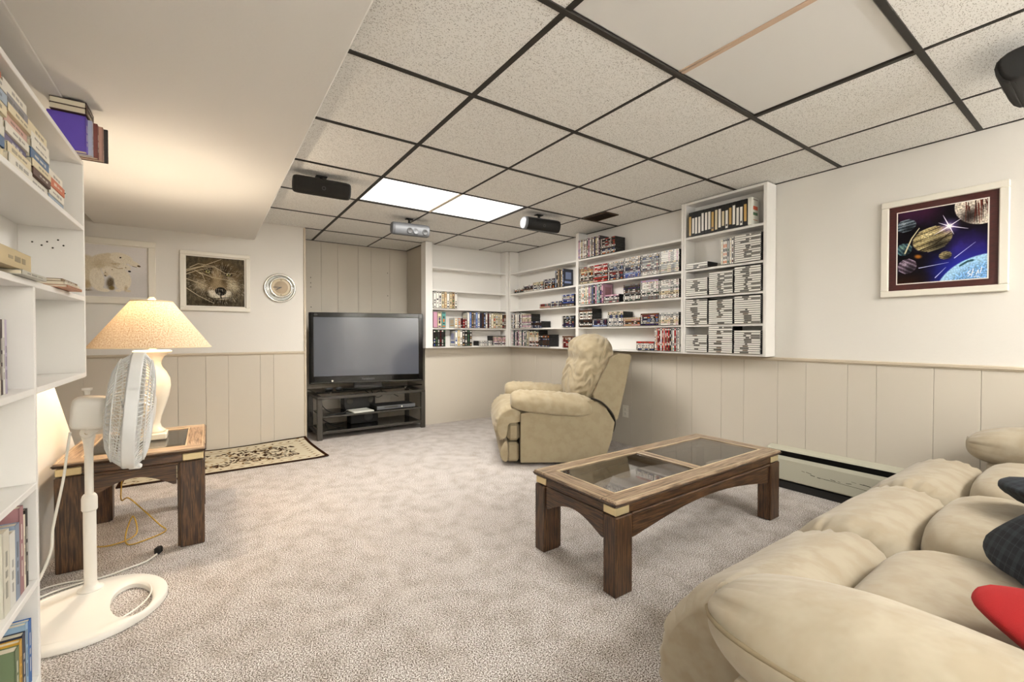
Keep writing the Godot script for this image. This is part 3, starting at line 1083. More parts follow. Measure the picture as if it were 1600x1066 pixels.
func fill_books() -> void:
	# paperbacks lying in piles on the second board, spines to the room
	var cols := {"white": Color(0.87, 0.85, 0.8), "cream": Color(0.84, 0.79, 0.66), "pale blue": Color(0.6, 0.66, 0.72), "orange": Color(0.72, 0.38, 0.24), "grey": Color(0.5, 0.49, 0.5), "blue": Color(0.24, 0.36, 0.5), "brown": Color(0.3, 0.18, 0.12), "pink": Color(0.78, 0.62, 0.56), "purple": Color(0.36, 0.33, 0.46)}
	var order := ["white", "cream", "pale blue", "white", "orange", "white", "cream", "purple", "white", "pink", "cream", "grey", "white", "white", "brown", "cream", "blue", "white"]
	var at := 0
	var turn := Basis(Vector3.UP, PI / 2)  # spine to +x
	var lay := turn * Basis(Vector3(0, 0, 1), PI / 2)
	var piles := [[-1.27, 7], [-1.455, 8], [-1.64, 8], [-1.825, 8], [-2.01, 7], [-2.195, 4]]
	for p in piles.size():
		var y := 1.4846
		for i in piles[p][1]:
			var th := rng.randf_range(0.022, 0.032)
			if y + th > 1.715:
				break
			var h := rng.randf_range(0.172, 0.179)
			var ink: String = order[at % order.size()]
			at += 1
			# laid flat, the local y axis runs along the shelf
			var o := Transform3D(lay, Vector3(BX1 - 0.012 + jit(0.006), y + th * 0.5, piles[p][0] - h * 0.5 + jit(0.003)))
			o.origin.z = piles[p][0] - h * 0.5 + 0.09
			book("paperback_book", th, h, 0.11, cols[ink], "%s paperback, %s from bottom, %s pile from the left edge, upper bookcase shelf" % [ink, ORD[i], ORD[p]], "paperbacks piled on the upper shelf", o)
			y += th + 0.0006
	# books on top of the bookcase
	var top := 1.7456
	var y := top
	var names_ := ["brown", "dark red", "olive", "brown"]
	var tcol := [Color(0.26, 0.17, 0.08), Color(0.2, 0.1, 0.06), Color(0.32, 0.26, 0.12), Color(0.3, 0.16, 0.07)]
	# standing at the far end, leaning over it
	var row := [["purple", 0.034, Color(0.33, 0.23, 0.62)], ["pale blue", 0.02, Color(0.72, 0.74, 0.82)], ["dark red", 0.024, Color(0.42, 0.2, 0.17)], ["pink", 0.02, Color(0.7, 0.56, 0.5)], ["black", 0.008, Color(0.1, 0.08, 0.07)]]
	var z := -2.3
	for i in row.size():
		z -= row[i][1] * 0.5
		book("paperback_book", row[i][1], 0.135, 0.105, row[i][2], "%s paperback standing on top of the bookcase by the soffit" % row[i][0], "books on top of the bookcase", Transform3D(turn * Basis(Vector3(1, 0, 0), 0.0), Vector3(BX1 + 0.03 + 0.012 * i, top, z)))
		z -= row[i][1] * 0.5 + 0.001
	y = top + 0.1366
	for i in 2:
		book("hardcover_book", 0.022, 0.13, 0.1, tcol[i], "%s hardcover lying %s on the standing books atop the bookcase" % [["brown", "olive"][i], ["first", "second"][i]], "books on top of the bookcase", Transform3D(lay, Vector3(BX1 + 0.035, y + 0.011, -2.415)))
		y += 0.0226
	for i in 2:
		book("paperback_book", 0.02, 0.17, 0.11, [cols.cream, cols.white, cols.grey, cols.brown][i], "%s paperback, %s up in the flat pile on top of the bookcase" % [["cream", "white", "grey", "brown"][i], ORD[i]], "books on top of the bookcase", Transform3D(lay, Vector3(BX1 - 0.035, top + 0.0105 + 0.0208 * i, -1.86 + 0.012 * i)))
	# the middle board: a thick book and thinner ones on their sides
	book("hardcover_book", 0.044, 0.23, 0.16, Color(0.72, 0.65, 0.5), "thick tan hardcover lying on the middle bookcase shelf", "books lying on the middle shelf", Transform3D(lay, Vector3(BX1 + 0.012, 1.204 + 0.0355, -1.72)))
	book("paperback_book", 0.012, 0.2, 0.14, Color(0.72, 0.71, 0.66), "thin grey paperback under the thick tan hardcover", "books lying on the middle shelf", Transform3D(lay, Vector3(BX1 + 0.018, 1.204 + 0.0065, -1.83)))
	for i in 3:
		book("paperback_book", 0.009, 0.2, 0.13, [Color(0.66, 0.46, 0.34), Color(0.85, 0.82, 0.74), Color(0.45, 0.36, 0.25)][i], "%s thin book lying at the far end of the middle bookcase shelf" % ["rust", "cream", "brown"][i], "books lying on the middle shelf", Transform3D(lay, Vector3(BX1 + 0.03 - 0.006 * i, 1.204 + 0.005 + 0.0096 * i, -2.2)))
	# magazines in the lower compartment by the left edge of the picture
	for i in 6:
		book("magazine", 0.014, 0.19, 0.14, [Color(0.7, 0.66, 0.74), Color(0.86, 0.85, 0.82), Color(0.25, 0.2, 0.2), Color(0.84, 0.82, 0.76), Color(0.5, 0.5, 0.6), Color(0.8, 0.77, 0.7)][i], "%s magazine standing in the compartment under the middle shelf" % ["lilac", "white", "dark", "cream", "slate", "ivory"][i], "magazines under the middle shelf", Transform3D(turn, Vector3(BX1 - 0.02, 0.8986, -1.655 + 0.0148 * i)))
	# binders and notebooks lower down
	var low := [["dark brown spiral notebook", 0.018, 0.215, Color(0.13, 0.1, 0.08)], ["cream notebook", 0.014, 0.205, Color(0.86, 0.82, 0.74)], ["mauve binder", 0.03, 0.235, Color(0.58, 0.42, 0.43)], ["grey blue folder", 0.03, 0.2, Color(0.5, 0.55, 0.62)], ["white binder", 0.04, 0.19, Color(0.84, 0.83, 0.8)], ["ivory binder", 0.04, 0.21, Color(0.8, 0.78, 0.72)]]
	z = -1.762
	for q in low:
		z += q[1] * 0.5
		book("binder", q[1], q[2], 0.15, q[3], "%s standing on the lower shelf of the left bookcase" % q[0], "binders on the lower shelf", Transform3D(turn, Vector3(BX1 - 0.012, 0.3526, z)))
		z += q[1] * 0.5 + 0.0012
	low = [["blue picture book", 0.026, 0.2, Color(0.1, 0.33, 0.58)], ["pale blue book", 0.02, 0.205, Color(0.55, 0.66, 0.75)], ["navy book", 0.026, 0.19, Color(0.11, 0.14, 0.22)], ["yellow book", 0.02, 0.185, Color(0.75, 0.58, 0.2)], ["green book", 0.03, 0.18, Color(0.36, 0.42, 0.3)]]
	z = -1.77
	for q in low:
		z += q[1] * 0.5
		book("picture_book", q[1], q[2] - 0.02, 0.15, q[3], "%s standing on the bottom shelf of the left bookcase" % q[0], "books on the bottom shelf", Transform3D(turn, Vector3(BX1 - 0.01, 0.0756, z)))
		z += q[1] * 0.5 + 0.0012
	book("binder", 0.028, 0.2, 0.15, Color(0.07, 0.055, 0.045), "black binder lying flat over the bottom shelf books", "books on the bottom shelf", Transform3D(lay, Vector3(BX1 - 0.008, 0.262 + 0.0145, -1.48)))


# ---------------------------------------------------------------- sofa along the near right, facing the television
func build_sofa() -> void:
	var s := thing("reclining_sofa", "cream suede reclining sofa with three puffed seats, near right foreground", "sofa")
	var sx0 := 0.97
	var sw := 0.66
	var n1 := FastNoiseLite.new()
	n1.seed = 4
	n1.frequency = 5.0
	n1.fractal_octaves = 2
	# footrest pads roll over the front edge
	var prof := smooth_loop([Vector2(-0.37, 0.4), Vector2(-0.45, 0.462), Vector2(-0.555, 0.452), Vector2(-0.66, 0.385), Vector2(-0.735, 0.27), Vector2(-0.755, 0.15), Vector2(-0.72, 0.075), Vector2(-0.62, 0.09), Vector2(-0.52, 0.2), Vector2(-0.4, 0.29)], 7)
	for k in 3:
		var st := sm()
		var x0 := sx0 + sw * k + 0.004
		loft(st, prof, x0, x0 + sw - 0.008, 40, 0.34, 6.0, Transform3D.IDENTITY, func(p: Vector3, t: float, u: float, out: Vector2) -> Vector3:
			var e := smoothstep(0.62, 0.97, absf(t))
			var gather := sin(u * 150.0 + 4.0 * n1.get_noise_2d(u * 3.0, k)) * 0.009 * e * smoothstep(0.0, 0.06, 1.0 - absf(t))
			var slow := n1.get_noise_3d(p.x * 0.5, p.y, p.z + k * 3.0) * 0.009
			return Vector3(0, out.y, out.x) * (gather + slow))
		part(s, "footrest_pad", st, M.suede)
		# seat cushions
		st = sm()
		soft(st, Vector3(x0 + sw * 0.5 - 0.004, 0.37, -0.07), Vector3(sw * 0.5 - 0.004, 0.105, 0.31), 4.2, 48, 36, Basis(Vector3.RIGHT, 0.12), func(q: Vector3, d: Vector3) -> Vector3:
			var up := maxf(0.0, d.y) * (1.0 - 0.75 * pow(absf(q.x) / (sw * 0.5), 2.4)) * 0.026
			return Vector3(0, up + n1.get_noise_3d(q.x * 0.8 + k * 5.0, 1.0, q.z * 0.8) * 0.01 * maxf(0.0, d.y), 0))
		part(s, "seat_cushion", st, M.suede)
		# back cushions, mostly out of the picture
		st = sm()
		soft(st, Vector3(x0 + sw * 0.5 - 0.004, 0.72, 0.3), Vector3(sw * 0.5 - 0.004, 0.28, 0.13), 3.4, 36, 24, Basis(Vector3.RIGHT, -0.2))
		part(s, "back_cushion", st, M.suede)
		# board under the pad
		st = sm()
		bx(st, Vector3(x0 + sw * 0.5, 0.19, -0.5), Vector3(sw - 0.03, 0.3, 0.2), 0.02)
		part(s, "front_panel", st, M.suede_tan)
	# arms: padded tops over upholstered sides
	for side in [0, 1]:
		var ax0 := 0.715 if side == 0 else sx0 + 3 * sw + 0.005
		var ax1 := ax0 + 0.25
		var st := sm()
		slab(st, Vector3(ax0 + 0.012, 0.03, -0.4), Vector3(ax1 - 0.012, 0.47, 0.36), 0.03)
		part(s, "arm_side", st, M.suede)
		st = sm()
		# the pad runs front to back: carried along local x, turned to world z
		var half := smooth_loop([Vector2(-0.135, 0.5), Vector2(-0.125, 0.57), Vector2(-0.06, 0.622), Vector2(0.03, 0.63), Vector2(0.115, 0.595), Vector2(0.15, 0.53), Vector2(0.135, 0.455), Vector2(0.05, 0.43), Vector2(-0.07, 0.43)], 6)
		var tr := Transform3D(Basis(Vector3(0, 0, 1), Vector3(0, 1, 0), Vector3(-1, 0, 0) if side == 0 else Vector3(1, 0, 0)), Vector3((ax0 + ax1) * 0.5, 0, 0))
		if side == 0:
			tr.basis = Basis(Vector3(0, 0, 1), Vector3(0, 1, 0), Vector3(1, 0, 0))
		else:
			tr.basis = Basis(Vector3(0, 0, 1), Vector3(0, 1, 0), Vector3(-1, 0, 0))
		loft(st, half, -0.475, 0.4, 64, 0.8, 4.4, tr, func(p: Vector3, t: float, u: float, out: Vector2) -> Vector3:
			var e := smoothstep(0.55, 0.95, -t)
			var gather := sin(u * 120.0 + 5.0 * n1.get_noise_2d(u * 4.0, side)) * 0.004 * e * smoothstep(0.0, 0.08, 1.0 + t)
			var sag := -0.03 * smoothstep(0.4, 1.0, -t) * maxf(0.0, out.y)
			return Vector3(0, out.y, out.x) * (gather + n1.get_noise_3d(p.x * 0.7, p.y, side * 4.0) * 0.008) + Vector3(0, sag, 0))
		var pad := part(s, "arm_pad", st, M.suede)
		if side == 0:
			# stitched welt along the outer edge of the near arm
			st = sm()
			var wp := []
			var mid := Vector2.ZERO
			for q in half:
				mid += q / half.size()
			for i in 24:
				var tt := lerpf(-0.985, 0.2, i / 23.0)
				var ss := lerpf(0.2, 1.0, pow(1.0 - pow(absf(tt), 4.4), 1.0 / 2.2))
				var v := mid + (Vector2(-0.13, 0.545) - mid) * ss * 1.06
				wp.append(Vector3((ax0 + ax1) * 0.5 + v.x, v.y - 0.03 * smoothstep(0.4, 1.0, -tt) * 0.3, lerpf(-0.475, 0.4, (tt + 1.0) * 0.5)))
			tube(st, wp, 0.005, 6)
			part(pad, "welt", st, M.suede_tan)
	var st := sm()
	slab(st, Vector3(0.75, 0.05, 0.32), Vector3(3.17, 0.86, 0.46), 0.05)
	part(s, "back_shell", st, M.suede)
	st = sm()
	slab(st, Vector3(0.78, 0.02, -0.4), Vector3(3.15, 0.27, 0.4), 0.02)
	part(s, "base", st, M.suede_tan)
	# cushions thrown on the seats
	throw_cushion("red cushion at the near end of the sofa seats", M.red_cloth, Vector3(1.13, 0.552, 0.02), Vector3(0.16, 0.16, 0.06), Vector3(-1.4, 0.65, 0))
	throw_cushion("dark plaid cushion on the middle of the sofa, beside the red one", M.plaid_cloth, Vector3(1.52, 0.615, -0.045), Vector3(0.16, 0.16, 0.06), Vector3(0.9, 0.6, 0))
	throw_cushion("dark plaid cushion lying farther along the sofa", M.plaid_cloth, Vector3(1.99, 0.562, -0.03), Vector3(0.18, 0.18, 0.06), Vector3(-1.35, 0.75, 0))


func throw_cushion(label: String, m: Material, at: Vector3, half: Vector3, rot: Vector3) -> void:
	var st := sm()
	soft(st, Vector3.ZERO, half, 3.0, 36, 24, Basis.IDENTITY, func(q: Vector3, _d: Vector3) -> Vector3:
		var e := clampf(maxf(absf(q.x) / half.x, absf(q.y) / half.y), 0.0, 1.0)
		return Vector3(0, 0, -q.z * 0.75 * pow(e, 3.0)) + Vector3(q.x, q.y, 0) * 0.1 * absf(q.x * q.y) / (half.x * half.y))
	var o := solo("throw_cushion", st, m, label, "cushion", at, "cushions on the sofa")
	o.rotation = rot


# ---------------------------------------------------------------- recliner by the corner shelves
func build_recliner() -> void:
	var r := thing("recliner", "tan suede recliner with padded arms, turned towards the television", "armchair", Vector3(2.2525, 0, -3.168), -PI / 6.0)
	var n1 := FastNoiseLite.new()
	n1.seed = 9
	n1.frequency = 4.0
	n1.fractal_octaves = 3
	# local x runs to the back, local z to the near side; 0.85 wide
	for s in [1.0, -1.0]:
		var st := sm()
		var o := PackedVector2Array()
		for q in smooth_loop([Vector2(0.0, 0.42), Vector2(0.0, 0.03), Vector2(0.35, 0.025), Vector2(0.68, 0.03), Vector2(0.74, 0.2), Vector2(0.765, 0.34), Vector2(0.69, 0.46), Vector2(0.58, 0.52), Vector2(0.3, 0.47)], 1):
			o.append(q)
		extrude(st, o, s * 0.425, s * 0.3)
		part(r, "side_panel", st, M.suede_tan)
		# pillow arm along x
		st = sm()
		var prof := smooth_loop([Vector2(-0.125, 0.47), Vector2(-0.11, 0.545), Vector2(-0.03, 0.585), Vector2(0.06, 0.575), Vector2(0.125, 0.52), Vector2(0.13, 0.45), Vector2(0.09, 0.415), Vector2(-0.08, 0.42)], 6)
		if s < 0.0:
			var p2 := []
			for q in prof:
				p2.append(Vector2(-q.x, q.y))
			prof = p2
		loft(st, prof, -0.075, 0.6, 44, 0.62, 3.4, Transform3D(Basis.IDENTITY, Vector3(0, 0, s * 0.335)), func(p: Vector3, t: float, u: float, out: Vector2) -> Vector3:
			var gather := sin(p.x * 60.0 + 6.0 * n1.get_noise_2d(p.x * 2.0, p.z * 3.0)) * 0.007 * maxf(0.0, out.y + 0.3) * smoothstep(0.0, 0.3, 1.0 - absf(t))
			return Vector3(0, out.y, out.x) * (gather + n1.get_noise_3d(p.x, p.y, p.z) * 0.01) + Vector3(0, -0.03 * (t + 0.2), 0))
		part(r, "arm_pad", st, M.suede_recliner)
	# seat
	var st := sm()
	soft(st, Vector3(0.27, 0.4, 0), Vector3(0.36, 0.1, 0.24), 3.6, 40, 28, Basis(Vector3(0, 0, 1), -0.06))
	part(r, "seat_cushion", st, M.suede_recliner)
	# footrest: rolled pad with gathered ends, a side piece and the lower panel
	st = sm()
	var fp := smooth_loop([Vector2(0.03, 0.36), Vector2(0.02, 0.465), Vector2(-0.06, 0.49), Vector2(-0.15, 0.455), Vector2(-0.205, 0.37), Vector2(-0.21, 0.27), Vector2(-0.17, 0.19), Vector2(-0.12, 0.2), Vector2(-0.105, 0.27), Vector2(-0.085, 0.34)], 6)
	var turned := Transform3D(Basis(Vector3(0, 0, 1), Vector3(0, 1, 0), Vector3(1, 0, 0)), Vector3.ZERO)
	loft(st, fp, -0.4, 0.4, 40, 0.3, 7.0, turned, func(p: Vector3, t: float, u: float, out: Vector2) -> Vector3:
		var e := smoothstep(0.6, 0.95, absf(t))
		return Vector3(0, out.y, out.x) * (sin(u * 130.0 + 4.0 * n1.get_noise_1d(u * 6.0)) * 0.006 * e * smoothstep(0.0, 0.05, 1.0 - absf(t)) + n1.get_noise_3d(p.x, p.y, p.z) * 0.008))
	part(r, "footrest_pad", st, M.suede_recliner)
	st = sm()
	bx(st, Vector3(-0.055, 0.27, 0), Vector3(0.1, 0.15, 0.785), 0.025)
	part(r, "footrest_board", st, M.suede_tan)
	st = sm()
	bx(st, Vector3(-0.06, 0.105, 0), Vector3(0.1, 0.155, 0.785), 0.02)
	part(r, "front_panel", st, M.suede_tan)
	st = sm()
	loft(st, smooth_loop([Vector2(-0.1, 0.03), Vector2(-0.1, 0.19), Vector2(-0.13, 0.2), Vector2(-0.165, 0.12), Vector2(-0.15, 0.04)], 5), -0.395, 0.395, 30, 0.2, 8.0, turned, func(p: Vector3, t: float, u: float, out: Vector2) -> Vector3:
		return Vector3(0, out.y, out.x) * sin(u * 90.0) * 0.005 * smoothstep(0.7, 0.95, absf(t)) * smoothstep(0.0, 0.05, 1.0 - absf(t)))
	part(r, "skirt_pad", st, M.suede_recliner)
	st = sm()
	slab(st, Vector3(-0.01, 0.015, -0.36), Vector3(0.66, 0.3, 0.36), 0.01)
	part(r, "base", st, M.seam_dark)
	# hinge seam between side and back
	for s in [1.0, -1.0]:
		st = sm()
		tube(st, smooth_path([Vector3(0.575, 0.535, s * 0.405), Vector3(0.66, 0.5, s * 0.41), Vector3(0.74, 0.42, s * 0.41), Vector3(0.772, 0.34, s * 0.41), Vector3(0.755, 0.26, s * 0.41)]), 0.008, 6)
		part(r, "hinge_seam", st, M.seam_dark)
	# back shell: a wedge leaning back
	st = sm()
	var shell := PackedVector2Array([Vector2(0.62, 0.48), Vector2(0.6, 0.56), Vector2(0.655, 0.7), Vector2(0.745, 0.86), Vector2(0.785, 0.88), Vector2(0.83, 0.893), Vector2(0.9, 0.89), Vector2(0.912, 0.87), Vector2(0.87, 0.66), Vector2(0.80, 0.36), Vector2(0.775, 0.345), Vector2(0.735, 0.43)])
	extrude(st, shell, 0.395, -0.38)
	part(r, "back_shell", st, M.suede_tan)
	# back pillow, gathered down its sides and rolled over the top of the shell
	st = sm()
	var lean := Basis(Vector3(0, 0, 1), -0.29)
	soft(st, Vector3(0.635, 0.745, 0.008), Vector3(0.158, 0.315, 0.365), 2.9, 96, 80, lean, func(q: Vector3, d: Vector3) -> Vector3:
		var side_ := smoothstep(0.5, 0.92, absf(q.z) / 0.365)
		var face_ := smoothstep(0.1, 0.6, -d.x + 0.35)
		var wander := n1.get_noise_3d(q.x * 2.0, q.y * 1.3, q.z * 0.8)
		var fold := sin((q.y - q.x * 0.75) * 78.0 + 6.5 * wander) * 0.013 * side_ * (0.45 + 0.55 * n1.get_noise_3d(q.y * 2.0, q.x, 3.0) + 0.3)
		var soft_fold := sin(q.y * 55.0 + absf(q.z) * 26.0 + 5.0 * wander) * 0.006 * face_ * (1.0 - side_)
		var head := 0.035 * exp(-pow((q.y - 0.21) / 0.1, 2.0)) - 0.014 * exp(-pow((q.y - 0.06) / 0.035, 2.0))
		return d.normalized() * (fold + soft_fold + n1.get_noise_3d(q.x, q.y, q.z) * 0.01) + Vector3(-1, 0, 0) * head * maxf(0.0, -d.x * 1.6))
	var bp := part(r, "back_pillow", st, M.suede_recliner)
	st = sm()
	tube(st, smooth_path([lean * Vector3(0.03, 0.3, 0.26) + Vector3(0.635, 0.745, 0.0), lean * Vector3(0.0, 0.2, 0.352) + Vector3(0.635, 0.745, 0.008), lean * Vector3(-0.01, 0.0, 0.374) + Vector3(0.635, 0.745, 0.0), lean * Vector3(0.0, -0.15, 0.37) + Vector3(0.635, 0.745, 0.0)]), 0.0025, 6)
	part(bp, "pillow_seam", st, M.suede_tan)


# ---------------------------------------------------------------- tables of one set
func arch_board(len_: float, y0: float, y1: float, rise: float, flat: float) -> PackedVector2Array:
	var o := PackedVector2Array()
	o.append(Vector2(-len_ * 0.5, y1))
	o.append(Vector2(-len_ * 0.5, y0))
	for i in 17:
		var t := float(i) / 16.0
		var x := lerpf(-len_ * 0.5 + flat, len_ * 0.5 - flat, t)
		o.append(Vector2(x, y0 + rise * sin(PI * t)))
	o.append(Vector2(len_ * 0.5, y0))
	o.append(Vector2(len_ * 0.5, y1))
	return o


# a low table: molded top frame round glass, frieze with brass corners, arched aprons, square legs
func glass_table(t: Node3D, lx: float, lz: float, h: float, panes: Array, border: float) -> void:
	var top := 0.022
	var fr := 0.042
	var y1 := h - top
	var hx := lx * 0.5
	var hz := lz * 0.5
	# top frame
	for s in [-1, 1]:
		var st := sm()
		bx(st, Vector3(0, h - 0.006, s * (hz - border * 0.5)), Vector3(lx - 0.004, 0.012, border), 0.003)
		part(t, "top_rail", st, M.oak_top_x)
		st = sm()
		bx(st, Vector3(s * (hx - border * 0.5), h - 0.0062, 0), Vector3(border, 0.0116, lz - 2.0 * border), 0.001)
		part(t, "top_rail", st, M.oak_top_z)
		# two stepped mouldings below the edge
		st = sm()
		bx(st, Vector3(0, h - 0.0125, s * (hz - 0.008)), Vector3(lx + 0.008, 0.006, 0.024), 0.0025)
		bx(st, Vector3(0, h - 0.0185, s * (hz - 0.01)), Vector3(lx - 0.004, 0.006, 0.022), 0.0025)
		bx(st, Vector3(s * (hx - 0.008), h - 0.0125, 0), Vector3(0.024, 0.006, lz + 0.007), 0.0025)
		bx(st, Vector3(s * (hx - 0.01), h - 0.0185, 0), Vector3(0.022, 0.006, lz - 0.005), 0.0025)
		part(t, "edge_moulding", st, M.walnut_x)
		# gilt bead inside
		st = sm()
		bx(st, Vector3(0, h + 0.0004, s * (hz - border + 0.004)), Vector3(lx - 2.0 * border + 0.012, 0.003, 0.006), 0.001)
		bx(st, Vector3(s * (hx - border + 0.004), h + 0.0004, 0), Vector3(0.006, 0.003, lz - 2.0 * border + 0.004), 0.001)
		bx(st, Vector3(s * (hx - 0.012), h + 0.0004, 0), Vector3(0.003, 0.0018, lz - 0.02), 0.0004)
		bx(st, Vector3(0, h + 0.0004, s * (hz - 0.012)), Vector3(lx - 0.02, 0.0018, 0.003), 0.0004)
		part(t, "gilt_bead", st, M.gilt_line)
		# frieze
		st = sm()
		bx(st, Vector3(0, y1 - fr * 0.5, s * (hz - 0.028)), Vector3(lx - 0.042, fr, 0.02), 0.002)
		part(t, "frieze", st, M.walnut_x)
		st = sm()
		bx(st, Vector3(s * (hx - 0.028), y1 - fr * 0.5, 0), Vector3(0.02, fr, lz - 0.077), 0.002)
		part(t, "frieze", st, M.walnut_z)
	for k in range(1, panes.size()):
		var x: float = panes[k]
		var st := sm()
		bx(st, Vector3(x, h - 0.006, 0), Vector3(border * 0.62, 0.012, lz - 2.0 * border), 0.002)
		part(t, "top_rail", st, M.oak_top_z)
		st = sm()
		for s in [-1, 1]:
			bx(st, Vector3(x + s * (border * 0.31 - 0.003), h + 0.0004, 0), Vector3(0.006, 0.003, lz - 2.0 * border), 0.001)
		part(t, "gilt_bead", st, M.gilt_line)
	var edges := [-hx + border]
	for k in range(1, panes.size()):
		edges.append(panes[k] - border * 0.31)
		edges.append(panes[k] + border * 0.31)
	edges.append(hx - border)
	for k in range(0, edges.size(), 2):
		var st := sm()
		bx(st, Vector3((edges[k] + edges[k + 1]) * 0.5, h - 0.006, 0), Vector3(edges[k + 1] - edges[k] - 0.002, 0.006, lz - 2.0 * border - 0.002), 0.001)
		part(t, "glass_pane", st, M.smoked_glass)
	# legs and aprons
	var y2 := y1 - fr
	for sx in [-1, 1]:
		for sz in [-1, 1]:
			var st := sm()
			bx(st, Vector3(sx * (hx - 0.055), y2 * 0.5, sz * (hz - 0.04)), Vector3(0.1, y2, 0.07), 0.004)
			bx(st, Vector3(sx * (hx - 0.108), y2 * 0.5, sz * (hz - 0.045)), Vector3(0.012, y2 - 0.01, 0.06), 0.003)
			part(t, "leg", st, M.walnut_y)
			# brass corner: a bent plate with rounded ends
			st = sm()
			bx(st, Vector3(sx * (hx - 0.05), y1 - fr * 0.5, sz * (hz - 0.0145)), Vector3(0.085, fr - 0.006, 0.009), 0.004)
			bx(st, Vector3(sx * (hx - 0.0145), y1 - fr * 0.5, sz * (hz - 0.045)), Vector3(0.009, fr - 0.006, 0.07), 0.004)
			part(t, "brass_corner", st, M.brass)
	for s in [-1, 1]:
		var st := sm()
		extrude(st, arch_board(lx - 0.235, y2 - 0.105, y2, 0.058, 0.012), s * (hz - 0.016), s * (hz - 0.044))
		bx(st, Vector3(0, y2 - 0.007, s * (hz - 0.014)), Vector3(lx - 0.215, 0.014, 0.014), 0.004)
		part(t, "apron", st, M.walnut_x)
		st = sm()
		extrude(st, arch_board(lz - 0.164, y2 - 0.105, y2, 0.058, 0.012), 0.0, 0.026, Transform3D(Basis(Vector3(0, 0, 1), Vector3(0, 1, 0), Vector3(-1, 0, 0)), Vector3(s * (hx - 0.027) + 0.013, 0, 0)))
		part(t, "apron", st, M.walnut_z)


func build_coffee_table() -> void:
	var t := thing("coffee_table", "long low walnut coffee table with two smoked glass panes and brass corners", "coffee table", Vector3(2.005, 0, -1.43))
	glass_table(t, 1.385, 0.53, 0.386, [0, 0.0], 0.085)


func build_end_table() -> void:
	var t := thing("end_table", "walnut end table with glass top, under the lamp at left", "side table", Vector3(-0.285, 0, -3.02))
	glass_table(t, 0.545, 0.68, 0.487, [0], 0.085)


